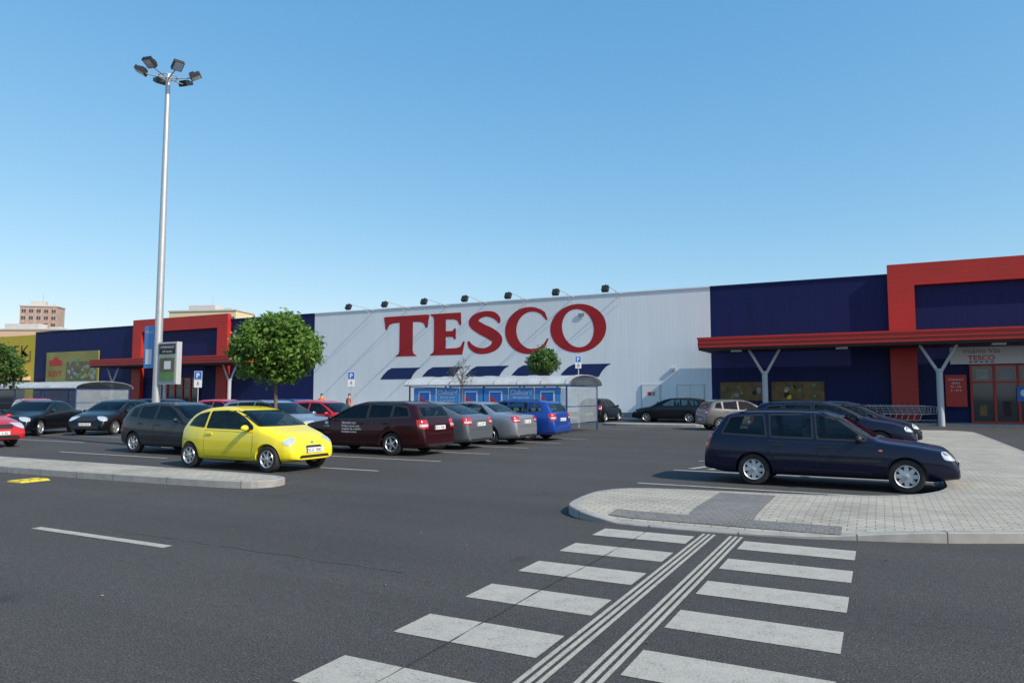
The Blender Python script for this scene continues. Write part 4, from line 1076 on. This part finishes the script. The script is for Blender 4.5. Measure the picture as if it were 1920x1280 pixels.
# ------------------------------------------------------------------ trees
def tree(name,label,x,y,trunk,cz,rx,rz,nclump,nleaf,ls,m,seed,sparse=False):
    rnd=random.Random(seed)
    e=thing(name,label,'tree',(x,y,0),0)
    mb=MB(); p=Vector((0,0,0)); r=.06 if not sparse else .04; top=Vector((rnd.uniform(-.06,.06),rnd.uniform(-.06,.06),trunk))
    mid=Vector((rnd.uniform(-.05,.05),rnd.uniform(-.05,.05),trunk*.5))
    mb.cyl(p,mid,r*1.25,r,M['bark'],9,False); mb.cyl(mid,top,r,r*.8,M['bark'],9,False)
    clumps=[]
    for i in range(nclump):
        while True:
            v=Vector((rnd.uniform(-1,1),rnd.uniform(-1,1),rnd.uniform(-1,1)))
            if .3<v.length<.97: break
        v=v*(1.0+.10*rnd.uniform(-1,1)); k=1.0 if v.z<0 else (1-.25*v.z)
        clumps.append(Vector((v.x*rx*k,v.y*rx*k,cz+v.z*rz)))
    for i,c in enumerate(clumps):
        if i%(3 if not sparse else 1)==0:
            a=top.lerp(Vector((0,0,cz+rz*.3)),rnd.random()*.8); m1=a.lerp(c,.5)+Vector((0,0,-.08*rz))
            mb.cyl(a,m1,r*.35,r*.22,M['bark'],5,False); mb.cyl(m1,c,r*.22,r*.08,M['bark'],5,False)
            if sparse:
                for _ in range(3):
                    q=c+Vector((rnd.gauss(0,.18),rnd.gauss(0,.18),rnd.gauss(.08,.15))); mb.cyl(m1.lerp(c,.6),q,r*.1,r*.04,M['bark'],4,False)
    mb.obj('trunk',e,True)
    lb=MB(); V=[];F=[]
    for c in clumps:
        cs=rx*rnd.uniform(.13,.22)
        for _ in range(int(nleaf*rnd.uniform(.6,1.3))):
            g=Vector([max(-1.15,min(1.15,rnd.gauss(0,.55))) for _ in range(3)])*cs
            ctr=c+g; n=(g.normalized()*.7+Vector((rnd.gauss(0,.6),rnd.gauss(0,.6),rnd.gauss(.5,.6)))).normalized(); t=n.orthogonal().normalized()
            t=Matrix.Rotation(rnd.uniform(0,6.28),3,n)@t; b=n.cross(t); s=ls*rnd.uniform(.6,1.3)
            o=len(V); V+=[ctr-t*s,ctr+b*s*.55-t*.1*s,ctr+t*s-n*s*.25,ctr-b*s*.55-t*.1*s]; F.append((o,o+1,o+2,o+3))
    lb.add(V,F,m); lb.obj('crown',e)
    return e
tree('maple_tree','round crowned young maple between parking rows',-16.35,16.1,2.0,3.12,1.30,1.04,230,62,.076,M['leaf'],3)
tree('maple_tree','dense dark green young tree at the car park edge',-37.6,19.2,2.0,3.05,1.15,1.1,120,50,.075,M['leafd'],5)
tree('young_tree','nearly bare young tree in front of the shelter',-16.1,26.6,1.9,2.65,.75,.55,26,7,.045,M['leafb'],8,True)
tree('young_tree','small green tree behind the trolley shelter',-15.5,33.9,2.3,3.35,.95,.72,90,50,.07,M['leafd'],9)

# ------------------------------------------------------------------ people
def person(x,y,ang,top,label,stride=.12):
    J=dict(pel=(0,0,.95,.14,.11),sp=(0,0,1.12,.13,.10),ch=(0,0,1.32,.17,.11),nk=(0,0,1.47,.06,.06),hd=(.015,0,1.57,.075,.085),ht=(.01,0,1.68,.075,.08),
      lh=(0,.10,.88,.095,.095),lk=(stride*.6,.11,.5,.062,.062),la=(stride,.11,.09,.042,.042),lt=(stride+.17,.12,.035,.035,.03),
      rh=(0,-.10,.88,.095,.095),rk=(-stride*.2,-.11,.5,.062,.062),ra=(-stride,-.11,.09,.042,.042),rt=(-stride+.17,-.12,.035,.035,.03),
      ls=(0,.19,1.40,.06,.06),le=(-.03,.25,1.12,.045,.045),lw=(.08,.25,.88,.032,.03),lf=(.12,.25,.79,.03,.018),
      rs=(0,-.19,1.40,.06,.06),re=(-.03,-.25,1.12,.045,.045),rw=(.08,-.25,.88,.032,.03),rf=(.12,-.25,.79,.03,.018))
    K=list(J); E=[('pel','sp'),('sp','ch'),('ch','nk'),('nk','hd'),('hd','ht'),('pel','lh'),('lh','lk'),('lk','la'),('la','lt'),('pel','rh'),('rh','rk'),('rk','ra'),('ra','rt'),('ch','ls'),('ls','le'),('le','lw'),('lw','lf'),('ch','rs'),('rs','re'),('re','rw'),('rw','rf')]
    me=bpy.data.meshes.new('p'); me.from_pydata([J[k][:3] for k in K],[(K.index(a),K.index(b)) for a,b in E],[])
    ob=bpy.data.objects.new('p',me); COL.objects.link(ob); ob.modifiers.new('s','SKIN')
    for i,k in enumerate(K):
        sv=me.skin_vertices[0].data[i]; sv.radius=(J[k][3],J[k][4]); sv.use_root=(k=='pel')
    ss=ob.modifiers.new('ss','SUBSURF'); ss.levels=1; ss.render_levels=1
    bpy.context.view_layer.update()
    res=bpy.data.meshes.new_from_object(ob.evaluated_get(bpy.context.evaluated_depsgraph_get())); bpy.data.objects.remove(ob)
    for m in (M['skin'],top,M['trousers'],M['ink']): res.materials.append(m)
    for p in res.polygons:
        c=p.center; p.use_smooth=True
        p.material_index=0 if c.z>1.47 or (abs(c.y)>.2 and c.z<1.12 and c.z>.7) else (1 if c.z>.93 else (2 if c.z>.1 else 3))
    e=thing('person',label,'person',(x,y,0),R(ang),'people by the store')
    o=bpy.data.objects.new('body',res); COL.objects.link(o); o.parent=e
    mb=MB(); mb.ball((-.012,0,1.665),(.10,.085,.085),M['hair'],14,10); mb.obj('hair',e,True)
    mb=MB(); mb.ball((.09,.03,1.62),.012,M['ink'],6,4); mb.ball((.09,-.03,1.62),.012,M['ink'],6,4); mb.ball((.102,0,1.59),(.018,.012,.02),M['skin'],6,4); mb.obj('face',e,True)
person(-33.6,37.2,-60,M['vest'],'person in an orange vest walking by the store')
person(-31.9,38.0,-90,M['shirtr'],'person in a pink shirt walking towards the cars')

# ------------------------------------------------------------------ light, sky, camera
az=101.0; el=38
w=bpy.data.worlds.new('World'); scene.world=w; w.use_nodes=True; nt=w.node_tree
sky=nt.nodes.new('ShaderNodeTexSky'); sky.sky_type='NISHITA'; sky.sun_disc=False
sky.sun_elevation=R(el); sky.sun_rotation=R(az); sky.air_density=1.0; sky.dust_density=.7; sky.ozone_density=1.1
bg=nt.nodes['Background']
sp=nt.nodes.new('ShaderNodeSeparateColor'); cb_=nt.nodes.new('ShaderNodeCombineColor'); nt.links.new(sky.outputs['Color'],sp.inputs[0])
for i,(p,k) in enumerate(((1.02,.84),(.64,1.74),(.42,2.92))):
    pw=nt.nodes.new('ShaderNodeMath'); pw.operation='POWER'; pw.inputs[1].default_value=p; nt.links.new(sp.outputs[i],pw.inputs[0])
    ml=nt.nodes.new('ShaderNodeMath'); ml.operation='MULTIPLY'; ml.inputs[1].default_value=k; nt.links.new(pw.outputs[0],ml.inputs[0]); nt.links.new(ml.outputs[0],cb_.inputs[i])
nt.links.new(cb_.outputs[0],bg.inputs['Color']); bg.inputs['Strength'].default_value=.15
sd=Vector((math.sin(R(az))*math.cos(R(el)),math.cos(R(az))*math.cos(R(el)),math.sin(R(el))))
sl=bpy.data.lights.new('sun','SUN'); sl.energy=5.0; sl.angle=R(.5); sl.color=(1,.92,.79)
so=bpy.data.objects.new('sun',sl); COL.objects.link(so); so.rotation_euler=sd.to_track_quat('Z','Y').to_euler()
cam=bpy.data.cameras.new('camera'); cam.sensor_width=36; cam.lens=25.1; cam.clip_end=3000
c=bpy.data.objects.new('camera',cam); COL.objects.link(c); c.location=(0,0,1.65); c.rotation_euler=(R(90+4.27),0,R(27.2))
scene.camera=c
scene.view_settings.view_transform='Standard'; scene.view_settings.look='None'; scene.view_settings.exposure=0
